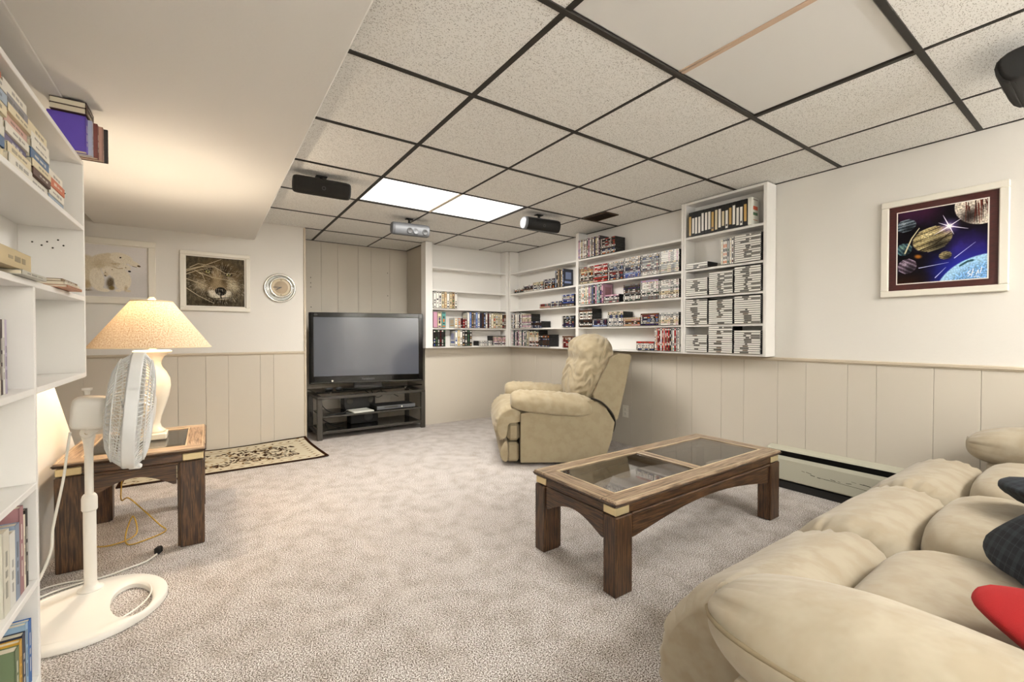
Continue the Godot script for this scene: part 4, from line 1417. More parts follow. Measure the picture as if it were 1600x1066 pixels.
# ---------------------------------------------------------------- television and its stand
func build_tv() -> void:
	var s := thing("tv_stand", "gunmetal television stand with black glass shelves in the niche", "tv stand")
	for x in [0.905, 1.995]:
		for z in [-4.622, -5.1]:
			var st := sm()
			bx(st, Vector3(x, 0.21, z), Vector3(0.05, 0.42, 0.034), 0.004)
			part(s, "leg", st, M.gunmetal)
		var st := sm()
		bx(st, Vector3(x, 0.418, -4.86), Vector3(0.05, 0.03, 0.51), 0.004)
		part(s, "side_rail", st, M.gunmetal)
		st = sm()
		bx(st, Vector3(x, 0.055, -4.86), Vector3(0.03, 0.02, 0.46), 0.003)
		part(s, "lower_rail", st, M.gunmetal)
	for z in [-4.622, -5.1]:
		var st := sm()
		bx(st, Vector3(1.45, 0.418, z), Vector3(1.05, 0.03, 0.034), 0.004)
		part(s, "top_rail", st, M.gunmetal)
	var st := sm()
	bx(st, Vector3(1.465, 0.466, -4.925), Vector3(1.17, 0.01, 0.36), 0.003, Basis(Vector3.UP, 0.06))
	part(s, "top_glass", st, M.black_glass)
	for x in [1.05, 1.88]:
		for z in [-4.84, -5.0]:
			st = sm()
			lathe(st, [Vector2(0, 0.433), Vector2(0.016, 0.433), Vector2(0.016, 0.433), Vector2(0.016, 0.461), Vector2(0.016, 0.461), Vector2(0, 0.461)], 14, Vector3(x, 0, z))
			part(s, "glass_peg", st, M.chrome)
	for y in [0.228, 0.072]:
		st = sm()
		bx(st, Vector3(1.45, y, -4.86), Vector3(1.035, 0.008, 0.47), 0.002)
		part(s, "glass_shelf", st, M.black_glass)
		st = sm()
		bx(st, Vector3(1.45, y - 0.002, -4.623), Vector3(1.04, 0.018 if y > 0.1 else 0.026, 0.014), 0.003)
		part(s, "shelf_edge", st, M.gunmetal)
	# the set
	var t := thing("television", "large flat black television with a blue grey switched off screen", "television", Vector3(1.434, 0.4712, -4.79), deg_to_rad(-15.8))
	var y0 := 0.058
	var w := 1.176
	var h := 0.757
	st = sm()
	bx(st, Vector3(0, y0 + h * 0.5, -0.03), Vector3(w, h, 0.06), 0.012)
	bx(st, Vector3(0, y0 + h * 0.48, -0.075), Vector3(w * 0.8, h * 0.75, 0.05), 0.015)
	part(t, "housing", st, M.matte_black)
	st = sm()
	for k in [-1, 1]:
		bx(st, Vector3(k * (w * 0.5 - 0.0235), y0 + h * 0.5, 0.003), Vector3(0.047, h - 0.004, 0.014), 0.004)
	bx(st, Vector3(0, y0 + h - 0.025, 0.003), Vector3(w - 0.092, 0.048, 0.014), 0.004)
	bx(st, Vector3(0, y0 + 0.042, 0.003), Vector3(w - 0.092, 0.08, 0.014), 0.004)
	var bezel := part(t, "bezel", st, M.gloss_black)
	st = sm()
	bx(st, Vector3(0, y0 + 0.012, 0.0085), Vector3(w - 0.03, 0.012, 0.006), 0.002)
	part(t, "bottom_strip", st, M.gunmetal)
	st = sm()
	bx(st, Vector3(0, y0 + 0.016 + h * 0.5, 0.001), Vector3(w - 0.09, h - 0.126, 0.006), 0.001)
	part(t, "screen", st, M.screen)
	text_part(bezel, "Panasonic", 0.021, 0.0006, Vector3(0.0, y0 + 0.043, 0.0104), M.silver_plastic, "small silver lettering")
	text_part(bezel, "VIERA", 0.011, 0.0006, Vector3(-0.52, y0 + h - 0.026, 0.0104), M.silver_plastic, "small silver lettering")
	st = sm()
	lathe(st, [Vector2(0, 0.002), Vector2(0.009, 0.0015), Vector2(0.01, 0)], 16, Vector3(-0.36, y0 + 0.03, 0.0115), Basis(Vector3.RIGHT, PI / 2))
	part(bezel, "power_sticker", st, M.outlet_white)  # a small round white sticker on the bezel
	st = sm()
	bx(st, Vector3(0, 0.04, -0.045), Vector3(0.3, 0.08, 0.045), 0.01)
	part(t, "neck", st, M.gloss_black)
	st = sm()
	bx(st, Vector3(0, 0.009, -0.02), Vector3(0.52, 0.016, 0.22), 0.006)
	part(t, "foot", st, M.gloss_black)
	# small things on the glass
	for q in [[Vector3(1.03, 0.4712, -4.79), 0.5, "left one of two small silver remotes under the television"], [Vector3(1.125, 0.4712, -4.775), 0.9, "right one of two small silver remotes, nearer the television foot"]]:
		var r := thing("remote_control", q[2], "remote", q[0], q[1], "remotes on the television stand")
		st = sm()
		soft(st, Vector3(0, 0.012, 0), Vector3(0.045, 0.012, 0.022), 4.0, 24, 14)
		part(r, "body", st, M.matte_black)
		st = sm()
		soft(st, Vector3(0, 0.022, 0), Vector3(0.036, 0.004, 0.016), 4.0, 24, 10)
		part(r, "face_plate", st, M.silver_plastic)
	# on the middle shelf
	var d := thing("disc_player", "slim grey disc player on the right of the stand's middle shelf", "disc player", Vector3(1.7, 0.2325, -4.76), 0.0)
	st = sm()
	bx(st, Vector3(0, 0.026, -0.02), Vector3(0.43, 0.042, 0.24), 0.003)
	part(d, "body", st, M.matte_black)
	st = sm()
	bx(st, Vector3(0, 0.027, 0.104), Vector3(0.432, 0.04, 0.012), 0.004)
	var fp := part(d, "front_panel", st, M.silver_plastic)
	st = sm()
	bx(st, Vector3(-0.06, 0.033, 0.1105), Vector3(0.15, 0.012, 0.003), 0.001)
	part(fp, "tray_door", st, M.gunmetal)
	st = sm()
	lathe(st, [Vector2(0, 0.004), Vector2(0.008, 0.003), Vector2(0.009, 0)], 16, Vector3(0.06, 0.026, 0.11), Basis(Vector3.RIGHT, PI / 2))
	part(fp, "knob", st, M.outlet_white)
	for x in [-0.18, 0.18]:
		st = sm()
		lathe(st, [Vector2(0, 0), Vector2(0.012, 0), Vector2(0.012, 0), Vector2(0.012, 0.006), Vector2(0, 0.006)], 12, Vector3(x, 0, 0.07))
		part(d, "foot", st, M.black_plastic)
	st = sm()
	for k in 5:
		bx(st, Vector3(jit(0.003), 0.0013 + 0.0022 * k, jit(0.003)), Vector3(0.215, 0.002, 0.2), 0.0, Basis(Vector3.UP, jit(0.02)))
	var pm := solo("paper_stack", st, M.paper_white, "white papers left of the grey disc player", "papers", Vector3(1.34, 0.233, -4.757))
	pm.rotation.y = 0.12
	# receiver box behind
	var b := thing("receiver_box", "black receiver box behind the papers on the stand", "receiver", Vector3(1.38, 0.2325, -4.99))
	st = sm()
	bx(st, Vector3(0, 0.075, 0), Vector3(0.34, 0.145, 0.15), 0.006)
	part(b, "body", st, M.black_plastic)
	for x in [-0.11, 0.12]:
		st = sm()
		lathe(st, [Vector2(0, 0.002), Vector2(0.02, 0.004), Vector2(0.032, 0.006), Vector2(0.034, 0)], 20, Vector3(x, 0.09, 0.076), Basis(Vector3.RIGHT, PI / 2))
		part(b, "dial", st, M.gunmetal)
	# a lower box seen through the bottom glass
	b = thing("subwoofer", "black subwoofer box on the stand's lowest shelf", "subwoofer", Vector3(1.42, 0.0765, -4.96))
	st = sm()
	bx(st, Vector3(0, 0.065, 0), Vector3(0.3, 0.128, 0.16), 0.006)
	part(b, "body", st, M.matte_black)
	st = sm()
	lathe(st, [Vector2(0, 0.001), Vector2(0.03, 0.004), Vector2(0.045, 0.006), Vector2(0.05, 0)], 24, Vector3(0.04, 0.065, 0.081), Basis(Vector3.RIGHT, PI / 2))
	part(b, "cone", st, M.dark_cone)
	# loose leads
	var k2 := 0
	for q in [[Vector3(0.96, 0.36, -5.0), Vector3(1.02, 0.26, -4.85), Vector3(1.1, 0.238, -4.72), Vector3(1.2, 0.25, -4.8), Vector3(1.19, 0.3, -4.92)], [Vector3(0.98, 0.238, -4.67), Vector3(1.06, 0.24, -4.66), Vector3(1.15, 0.24, -4.69), Vector3(1.19, 0.27, -4.66)], [Vector3(1.5, 0.4, -5.14), Vector3(1.6, 0.34, -5.14), Vector3(1.66, 0.38, -5.14), Vector3(1.78, 0.36, -5.14), Vector3(1.9, 0.3, -5.14)],
			[Vector3(1.56, 0.42, -5.13), Vector3(1.62, 0.32, -5.13), Vector3(1.7, 0.33, -5.13), Vector3(1.68, 0.4, -5.13), Vector3(1.6, 0.4, -5.13)], [Vector3(0.96, 0.2, -5.02), Vector3(1.02, 0.13, -4.94), Vector3(1.1, 0.1, -4.86), Vector3(1.2, 0.1, -4.9)], [Vector3(1.0, 0.085, -4.7), Vector3(0.98, 0.15, -4.72), Vector3(1.08, 0.1, -4.74), Vector3(1.16, 0.085, -4.69)],
			[Vector3(0.87, 0.2, -4.9), Vector3(0.86, 0.26, -4.85), Vector3(0.865, 0.22, -4.75), Vector3(0.87, 0.14, -4.8)]]:
		st = sm()
		tube(st, smooth_path(q, 8), 0.0042, 7)
		solo("cable", st, M.cord_black, ["black cable looping over the left of the middle glass shelf", "black lead lying along the front of the middle glass shelf", "thin black wire running right behind the disc player", "coiled black lead behind the receiver box", "black cable dropping to the bottom glass shelf", "short lead curled on the bottom glass shelf", "cable loop hanging beside the stand's left leg"][k2], "cable", Vector3.ZERO, "loose cables of the television stand")
		k2 += 1


func text_part(p: Node3D, s: String, high: float, deep: float, at: Vector3, m: Material, label: String) -> void:
	var tm := TextMesh.new()
	var f := SystemFont.new()
	f.font_names = PackedStringArray(["Droid Sans"])
	f.font_weight = 700
	tm.font = f
	tm.text = s
	tm.font_size = 32
	tm.pixel_size = high / 24.0
	tm.depth = deep
	var o := MeshInstance3D.new()
	o.name = "lettering"
	o.mesh = tm
	o.material_override = m
	o.position = at
	p.add_child(o, true)
	o.set_meta("label", label)


# ---------------------------------------------------------------- table lamp
func build_table_lamp() -> void:
	var p := Vector3(-0.243, 0.4875, -3.05)
	var t := thing("table_lamp", "lit cream urn lamp with a wide mottled cone shade, behind the fan", "table lamp", p)
	var st := sm()
	bx(st, Vector3(0, 0.017, 0), Vector3(0.12, 0.034, 0.12), 0.006)
	part(t, "base", st, M.ceramic)
	st = sm()
	lathe(st, [Vector2(0, 0.033), Vector2(0.05, 0.033), Vector2(0.052, 0.045), Vector2(0.036, 0.06), Vector2(0.03, 0.085), Vector2(0.036, 0.12), Vector2(0.055, 0.18), Vector2(0.07, 0.235), Vector2(0.077, 0.285), Vector2(0.074, 0.325), Vector2(0.058, 0.362), Vector2(0.042, 0.385), Vector2(0.036, 0.405), Vector2(0.038, 0.42), Vector2(0.05, 0.445), Vector2(0.066, 0.46), Vector2(0.083, 0.466), Vector2(0.084, 0.474), Vector2(0.076, 0.478), Vector2(0.0, 0.474)], 48)
	part(t, "urn", st, M.ceramic)
	st = sm()
	lathe(st, [Vector2(0, 0.472), Vector2(0.016, 0.472), Vector2(0.016, 0.56), Vector2(0.02, 0.565), Vector2(0.02, 0.6), Vector2(0.0, 0.602)], 20)
	var socket := part(t, "socket", st, M.brass)
	st = sm()
	lathe(st, [Vector2(0.0, 0.601), Vector2(0.014, 0.601), Vector2(0.016, 0.62), Vector2(0.03, 0.65), Vector2(0.034, 0.672), Vector2(0.027, 0.695), Vector2(0.012, 0.706), Vector2(0.0, 0.708)], 24)
	part(t, "bulb", st, M.bulb)
	# harp
	for s in [-1.0, 1.0]:
		st = sm()
		tube(st, smooth_path([Vector3(s * 0.012, 0.57, 0), Vector3(s * 0.045, 0.62, 0), Vector3(s * 0.045, 0.69, 0), Vector3(s * 0.02, 0.737, 0), Vector3(0, 0.743, 0)], 5), 0.0013, 6)
		part(socket, "harp", st, M.brass)
	st = sm()
	var rows := []
	for i in 13:
		var k := float(i) / 12.0
		var row := PackedVector3Array()
		for j in 72:
			var a := TAU * j / 72.0
			row.append(Vector3(cos(a), 0, sin(a)) * lerpf(0.262, 0.09, k) + Vector3(0, lerpf(0.497, 0.742, k), 0))
		rows.append(row)
	grid(st, rows)
	var shade := part(t, "shade", st, M.shade_cloth)
	st = sm()
	lathe(st, [Vector2(0.2635, 0.4935), Vector2(0.2645, 0.4965), Vector2(0.262, 0.4995), Vector2(0.26, 0.4965), Vector2(0.2635, 0.4935)], 72)
	lathe(st, [Vector2(0.0915, 0.738), Vector2(0.0925, 0.742), Vector2(0.09, 0.746), Vector2(0.088, 0.742), Vector2(0.0915, 0.738)], 48)
	part(shade, "shade_rim", st, M.shade_rim)
	st = sm()
	for k in 3:
		var a := TAU * k / 3.0 + 0.5
		tube(st, [Vector3(0, 0.742, 0), Vector3(cos(a) * 0.089, 0.742, sin(a) * 0.089)], 0.001, 6)
	lathe(st, [Vector2(0, 0.735), Vector2(0.008, 0.737), Vector2(0.016, 0.75), Vector2(0.017, 0.756), Vector2(0.01, 0.766), Vector2(0, 0.768)], 20)
	part(shade, "finial", st, M.ceramic)
	var l := OmniLight3D.new()
	l.name = "bulb_light"
	l.light_color = Color(1.0, 0.93, 0.83)
	l.light_energy = 0.78
	l.light_size = 0.045
	l.omni_range = 12.0
	l.omni_attenuation = 2.0
	l.shadow_enabled = true
	l.position = p + Vector3(0, 0.66, 0)
	add_child(l)


# ---------------------------------------------------------------- pedestal fan
func build_fan() -> void:
	var t := thing("pedestal_fan", "white pedestal fan turned side on, in front of the lamp table", "fan", Vector3(-0.385, 0, -2.25))
	# foot: a round plate with an oval hand hole
	var st := sm()
	var rows := []
	var hc := Vector2(0.135, 0.02)
	var n := 72
	var prof := [[0.0, 0.002], [0.0, 0.018], [0.0, 0.018], [0.12, 0.026], [0.5, 0.028], [0.88, 0.024], [0.97, 0.017], [1.0, 0.008], [0.985, 0.002], [0.985, 0.002], [0.0, 0.002]]
	for q in prof:
		var row := PackedVector3Array()
		for j in n:
			var a := TAU * j / n
			var dir := Vector2(cos(a), sin(a))
			# the hole lies along the rim
			var e := dir.rotated(0.15)
			var hole := 1.0 / sqrt(pow(e.x / 0.062, 2.0) + pow(e.y / 0.14, 2.0))
			var bq := hc.dot(dir)
			var far := -bq + sqrt(bq * bq - hc.length_squared() + 0.246 * 0.246)
			var v := hc + dir * lerpf(hole, far, q[0])
			row.append(Vector3(v.x, q[1], v.y))
		rows.append(row)
	grid(st, rows)
	var foot := part(t, "foot", st, M.fan_white)
	st = sm()
	lathe(st, [Vector2(0.2, 0.02), Vector2(0.203, 0.024), Vector2(0.206, 0.02)], 72, Vector3(-0.01, 0.003, 0))
	part(foot, "foot_ridge", st, M.fan_white)
	var pz := -0.15
	var px := -0.008
	st = sm()
	lathe(st, [Vector2(0.0, 0.02), Vector2(0.04, 0.024), Vector2(0.04, 0.032), Vector2(0.025, 0.042), Vector2(0.0198, 0.055), Vector2(0.0198, 0.37), Vector2(0.0, 0.37)], 28, Vector3(px, 0, pz))
	part(t, "lower_pole", st, M.fan_white)
	st = sm()
	lathe(st, [Vector2(0.0, 0.345), Vector2(0.022, 0.345), Vector2(0.0245, 0.35), Vector2(0.0245, 0.395), Vector2(0.022, 0.405), Vector2(0.017, 0.412), Vector2(0.0, 0.412)], 28, Vector3(px, 0, pz))
	part(t, "height_collar", st, M.fan_white)
	st = sm()
	lathe(st, [Vector2(0.0, 0.4), Vector2(0.0135, 0.4), Vector2(0.0135, 0.58), Vector2(0.017, 0.62), Vector2(0.022, 0.645), Vector2(0.0, 0.65)], 24, Vector3(px, 0, pz))
	part(t, "upper_pole", st, M.fan_white)
	# hinge
	st = sm()
	bx(st, Vector3(px, 0.655, pz), Vector3(0.036, 0.06, 0.04), 0.012)
	part(t, "yoke", st, M.fan_white)
	st = sm()
	lathe(st, [Vector2(0, 0.012), Vector2(0.018, 0.011), Vector2(0.022, 0.004), Vector2(0.022, -0.004)], 24, Vector3(px, 0.662, pz + 0.022), Basis(Vector3.RIGHT, PI / 2))
	var knob := part(t, "tilt_knob", st, M.fan_white)
	st = sm()
	lathe(st, [Vector2(0, 0.0035), Vector2(0.006, 0.003), Vector2(0.007, 0)], 14, Vector3(px, 0.662, pz + 0.033), Basis(Vector3.RIGHT, PI / 2))
	part(knob, "tilt_screw", st, M.gilt_line)
	# head: local y along the axis, blowing to +x and a little down
	var ax := Vector3(0.993, -0.075, -0.05).normalized()
	var sd := ax.cross(Vector3.UP).normalized()
	var hb := Basis(sd, ax, sd.cross(ax)).orthonormalized()
	var hp := Vector3(0.136, 0.742, -0.118)
	st = sm()
	var mb := Basis(ax, ax.cross(Vector3(0, 0, 1)) * -1.0, Vector3(0, 0, 1)).orthonormalized()
	if mb.determinant() < 0:
		mb.y = -mb.y
	soft(st, hp + ax * -0.13 + Vector3(0, -0.008, 0), Vector3(0.055, 0.062, 0.058), 6.0, 40, 24, mb)
	part(t, "motor_housing", st, M.fan_white)
	st = sm()
	bx(st, hp + ax * -0.13 + Vector3(0, -0.07, 0), Vector3(0.055, 0.045, 0.045), 0.015, mb)
	part(t, "neck_block", st, M.fan_white)
	st = sm()
	lathe(st, [Vector2(0, 0.0), Vector2(0.008, 0.0), Vector2(0.009, 0.014), Vector2(0.016, 0.018), Vector2(0.016, 0.026), Vector2(0, 0.027)], 16, hp + ax * -0.14 + Vector3(0, 0.062, 0))
	part(t, "swing_knob", st, M.fan_white)
	st = sm()
	lathe(st, [Vector2(0.226, -0.017), Vector2(0.2345, -0.021), Vector2(0.2365, -0.015), Vector2(0.2365, 0.015), Vector2(0.2345, 0.021), Vector2(0.226, 0.017), Vector2(0.226, 0.017), Vector2(0.226, -0.017)], 72, hp, hb)
	part(t, "rim_band", st, M.fan_clear)
	st = sm()
	bx(st, hp + Vector3(0, -0.236, 0), Vector3(0.045, 0.016, 0.04), 0.006, mb)
	part(t, "rim_clip", st, M.fan_clear)
	# cages of radial ribs
	for side in [-1.0, 1.0]:
		st = sm()
		var cnt := 84
		for k in cnt:
			var a := TAU * k / cnt
			var pts := []
			for i in 6:
				var u := float(i) / 5.0
				var rr := lerpf(0.23, 0.062, u)
				var hh := 0.0
				if side < 0.0:
					hh = -0.02 - 0.064 * sqrt(1.0 - pow(1.0 - u, 2.2))
				else:
					hh = 0.02 + 0.042 * sqrt(1.0 - pow(1.0 - u, 2.4))
				var sp: float = a + side * 0.25 * u
				pts.append(hp + hb * Vector3(cos(sp) * rr, hh, sin(sp) * rr))
			tube(st, pts, 0.0019, 4)
		for rr2 in [0.16, 0.205]:
			var u: float = (0.23 - rr2) / 0.168
			var hh: float = -0.02 - 0.064 * sqrt(1.0 - pow(1.0 - u, 2.2)) if side < 0.0 else 0.02 + 0.042 * sqrt(1.0 - pow(1.0 - u, 2.4))
			lathe(st, [Vector2(rr2 - 0.0024, hh), Vector2(rr2, hh + 0.0024), Vector2(rr2 + 0.0024, hh), Vector2(rr2, hh - 0.0024), Vector2(rr2 - 0.0024, hh)], 60, hp, hb)
		var c := part(t, "rear_grille" if side < 0.0 else "front_grille", st, M.fan_clear)
		c.set_meta("kind", "stuff")
	st = sm()
	lathe(st, [Vector2(0, 0.07), Vector2(0.04, 0.069), Vector2(0.063, 0.064), Vector2(0.066, 0.058), Vector2(0.0, 0.056)], 40, hp, hb)
	part(t, "front_badge", st, M.fan_white)
	st = sm()
	lathe(st, [Vector2(0, -0.07), Vector2(0.06, -0.07), Vector2(0.07, -0.078), Vector2(0.066, -0.088), Vector2(0.0, -0.09)], 40, hp, hb)
	part(t, "rear_hub", st, M.fan_white)
	st = sm()
	lathe(st, [Vector2(0, 0.03), Vector2(0.03, 0.026), Vector2(0.036, 0.01), Vector2(0.036, -0.03), Vector2(0.0, -0.03)], 32, hp, hb)
	var bh := part(t, "blade_hub", st, M.fan_clear)
	for k in 4:
		st = sm()
		var top := []
		for i in 9:
			var u := float(i) / 8.0
			var rr := lerpf(0.03, 0.205, u)
			var row := PackedVector3Array()
			var loop := []
			for j in 9:
				var v := float(j) / 8.0 - 0.5
				var wide := lerpf(0.5, 0.72, u) * (1.0 - 0.35 * pow(absf(u - 0.6) * 2.0, 4.0))
				var a := TAU * k / 4.0 + v * wide * 1.2
				loop.append(Vector3(cos(a) * rr, -v * 0.05 - 0.01, sin(a) * rr))
			for q in loop:
				row.append(hp + hb * q)
			loop.reverse()
			for q in loop:
				row.append(hp + hb * (q + Vector3(0, -0.002, 0)))
			top.append(row)
		grid(st, top)
		part(bh, "blade", st, M.fan_clear)


func build_heater() -> void:
	var t := thing("baseboard_heater", "long cream baseboard heater with a dark slot, between coffee table and sofa", "heater", Vector3(RX, 0, 0))
	var z0 := -1.48
	var z1 := 0.6
	var st := sm()
	extrude(st, PackedVector2Array([Vector2(-0.002, 0.282), Vector2(-0.052, 0.268), Vector2(-0.06, 0.258), Vector2(-0.052, 0.258), Vector2(-0.002, 0.272)]), z0, z1)
	part(t, "top_plate", st, M.heater_paint)
	st = sm()
	slab(st, Vector3(-0.012, 0.03, z0 + 0.004), Vector3(-0.001, 0.272, z1))
	slab(st, Vector3(-0.05, 0.06, z0 + 0.01), Vector3(-0.012, 0.21, z1))
	part(t, "fin_core", st, M.heater_dark)
	st = sm()
	extrude(st, PackedVector2Array([Vector2(-0.066, 0.062), Vector2(-0.07, 0.07), Vector2(-0.07, 0.2), Vector2(-0.062, 0.222), Vector2(-0.058, 0.222), Vector2(-0.064, 0.2), Vector2(-0.064, 0.066)]), z0, z1)
	part(t, "front_cover", st, M.heater_paint)
	st = sm()
	extrude(st, PackedVector2Array([Vector2(-0.002, 0.02), Vector2(-0.066, 0.02), Vector2(-0.068, 0.2), Vector2(-0.054, 0.264), Vector2(-0.002, 0.28)]), z0 - 0.004, z0 + 0.006)
	part(t, "end_cap", st, M.heater_paint)
	st = sm()
	slab(st, Vector3(-0.055, 0.0, z0 + 0.02), Vector3(-0.002, 0.05, z1), 0.002)
	part(t, "kick_strip", st, M.heater_dark)
	# scraped paint along the cover
	st = sm()
	var r := RandomNumberGenerator.new()
	r.seed = 3
	for k in 16:
		var z := -1.25 + 0.55 * k / 16.0 + r.randf_range(-0.015, 0.015)
		bx(st, Vector3(-0.0701, 0.145 - 0.012 * sin(k * 0.4) + r.randf_range(-0.006, 0.006), z), Vector3(0.0006, r.randf_range(0.0015, 0.004), r.randf_range(0.012, 0.04)), 0.0, Basis(Vector3.RIGHT, r.randf_range(-0.1, 0.2)))
	bx(st, Vector3(-0.0701, 0.125, -1.02), Vector3(0.0006, 0.002, 0.3), 0.0, Basis(Vector3.RIGHT, 0.04))
	part(t, "scratches", st, M.heater_dark)


# ---------------------------------------------------------------- unseen floor lamps behind the camera, placed to brighten ceiling and soffit
func unseen_uplighter(label: String, at: Vector3, energy: float) -> void:
	var t := thing("unseen_floor_lamp", label, "unseen floor lamp", at)
	var st := sm()
	lathe(st, [Vector2(0, 0), Vector2(0.14, 0), Vector2(0.145, 0.01), Vector2(0.12, 0.025), Vector2(0.02, 0.04), Vector2(0, 0.04)], 40)
	part(t, "base", st, M.matte_black)
	st = sm()
	tube(st, [Vector3(0, 0.03, 0), Vector3(0, 1.42, 0)], 0.013, 14)
	part(t, "pole", st, M.matte_black)
	st = sm()
	lathe(st, [Vector2(0, 1.41), Vector2(0.05, 1.42), Vector2(0.12, 1.47), Vector2(0.17, 1.54), Vector2(0.166, 1.541), Vector2(0.116, 1.475), Vector2(0.05, 1.428), Vector2(0, 1.42)], 48)
	part(t, "bowl", st, M.white_paint)
	st = sm()
	lathe(st, [Vector2(0, 1.44), Vector2(0.025, 1.45), Vector2(0.03, 1.48), Vector2(0.02, 1.51), Vector2(0, 1.52)], 20)
	part(t, "bulb", st, M.bulb)
	var l := OmniLight3D.new()
	l.name = numbered("unseen_uplighter_light")
	l.light_color = Color(0.99, 0.995, 1.0)
	l.light_energy = energy
	l.light_size = 0.06
	l.omni_range = 12.0
	l.omni_attenuation = 2.0
	l.shadow_enabled = true
	l.position = at + Vector3(0, 1.48, 0)
	add_child(l)


# ---------------------------------------------------------------- painted pictures
func blob(im: Image, c: Vector2, rx: float, ry: float, ang: float, col: Color, soft_ := 0.4, alpha := 1.0, rough := 0.0, nz: FastNoiseLite = null) -> void:
	var w := im.get_width()
	var h := im.get_height()
	var big := maxf(rx, ry)
	var ca := cos(ang)
	var sa := sin(ang)
	for y in range(maxi(0, int(c.y - big)), mini(h, int(c.y + big) + 1)):
		for x in range(maxi(0, int(c.x - big)), mini(w, int(c.x + big) + 1)):
			var dx := x - c.x
			var dy := y - c.y
			var u := (dx * ca + dy * sa) / rx
			var v := (-dx * sa + dy * ca) / ry
			var d := sqrt(u * u + v * v)
			if d >= 1.0:
				continue
			var a := alpha * (1.0 - smoothstep(1.0 - soft_, 1.0, d))
			var k := col
			if rough > 0.0 and nz:
				var q := 1.0 + nz.get_noise_2d(x, y) * rough
				k = Color(col.r * q, col.g * q, col.b * q)
			im.set_pixel(x, y, im.get_pixel(x, y).lerp(k, a))


func stroke(im: Image, pts: Array, w0: float, w1: float, col: Color, alpha := 1.0, soft_ := 0.5) -> void:
	for i in pts.size() - 1:
		var a: Vector2 = pts[i]
		var b: Vector2 = pts[i + 1]
		var n := maxi(2, int(a.distance_to(b) / maxf(0.7, minf(w0, w1) * 0.5)))
		for k in n:
			var t := float(k) / n
			var r := lerpf(w0, w1, (i + t) / (pts.size() - 1))
			blob(im, a.lerp(b, t), r, r, 0.0, col, soft_, alpha)


func art_noise(seed_: int, f: float) -> FastNoiseLite:
	var n := FastNoiseLite.new()
	n.seed = seed_
	n.frequency = f
	n.fractal_octaves = 4
	return n


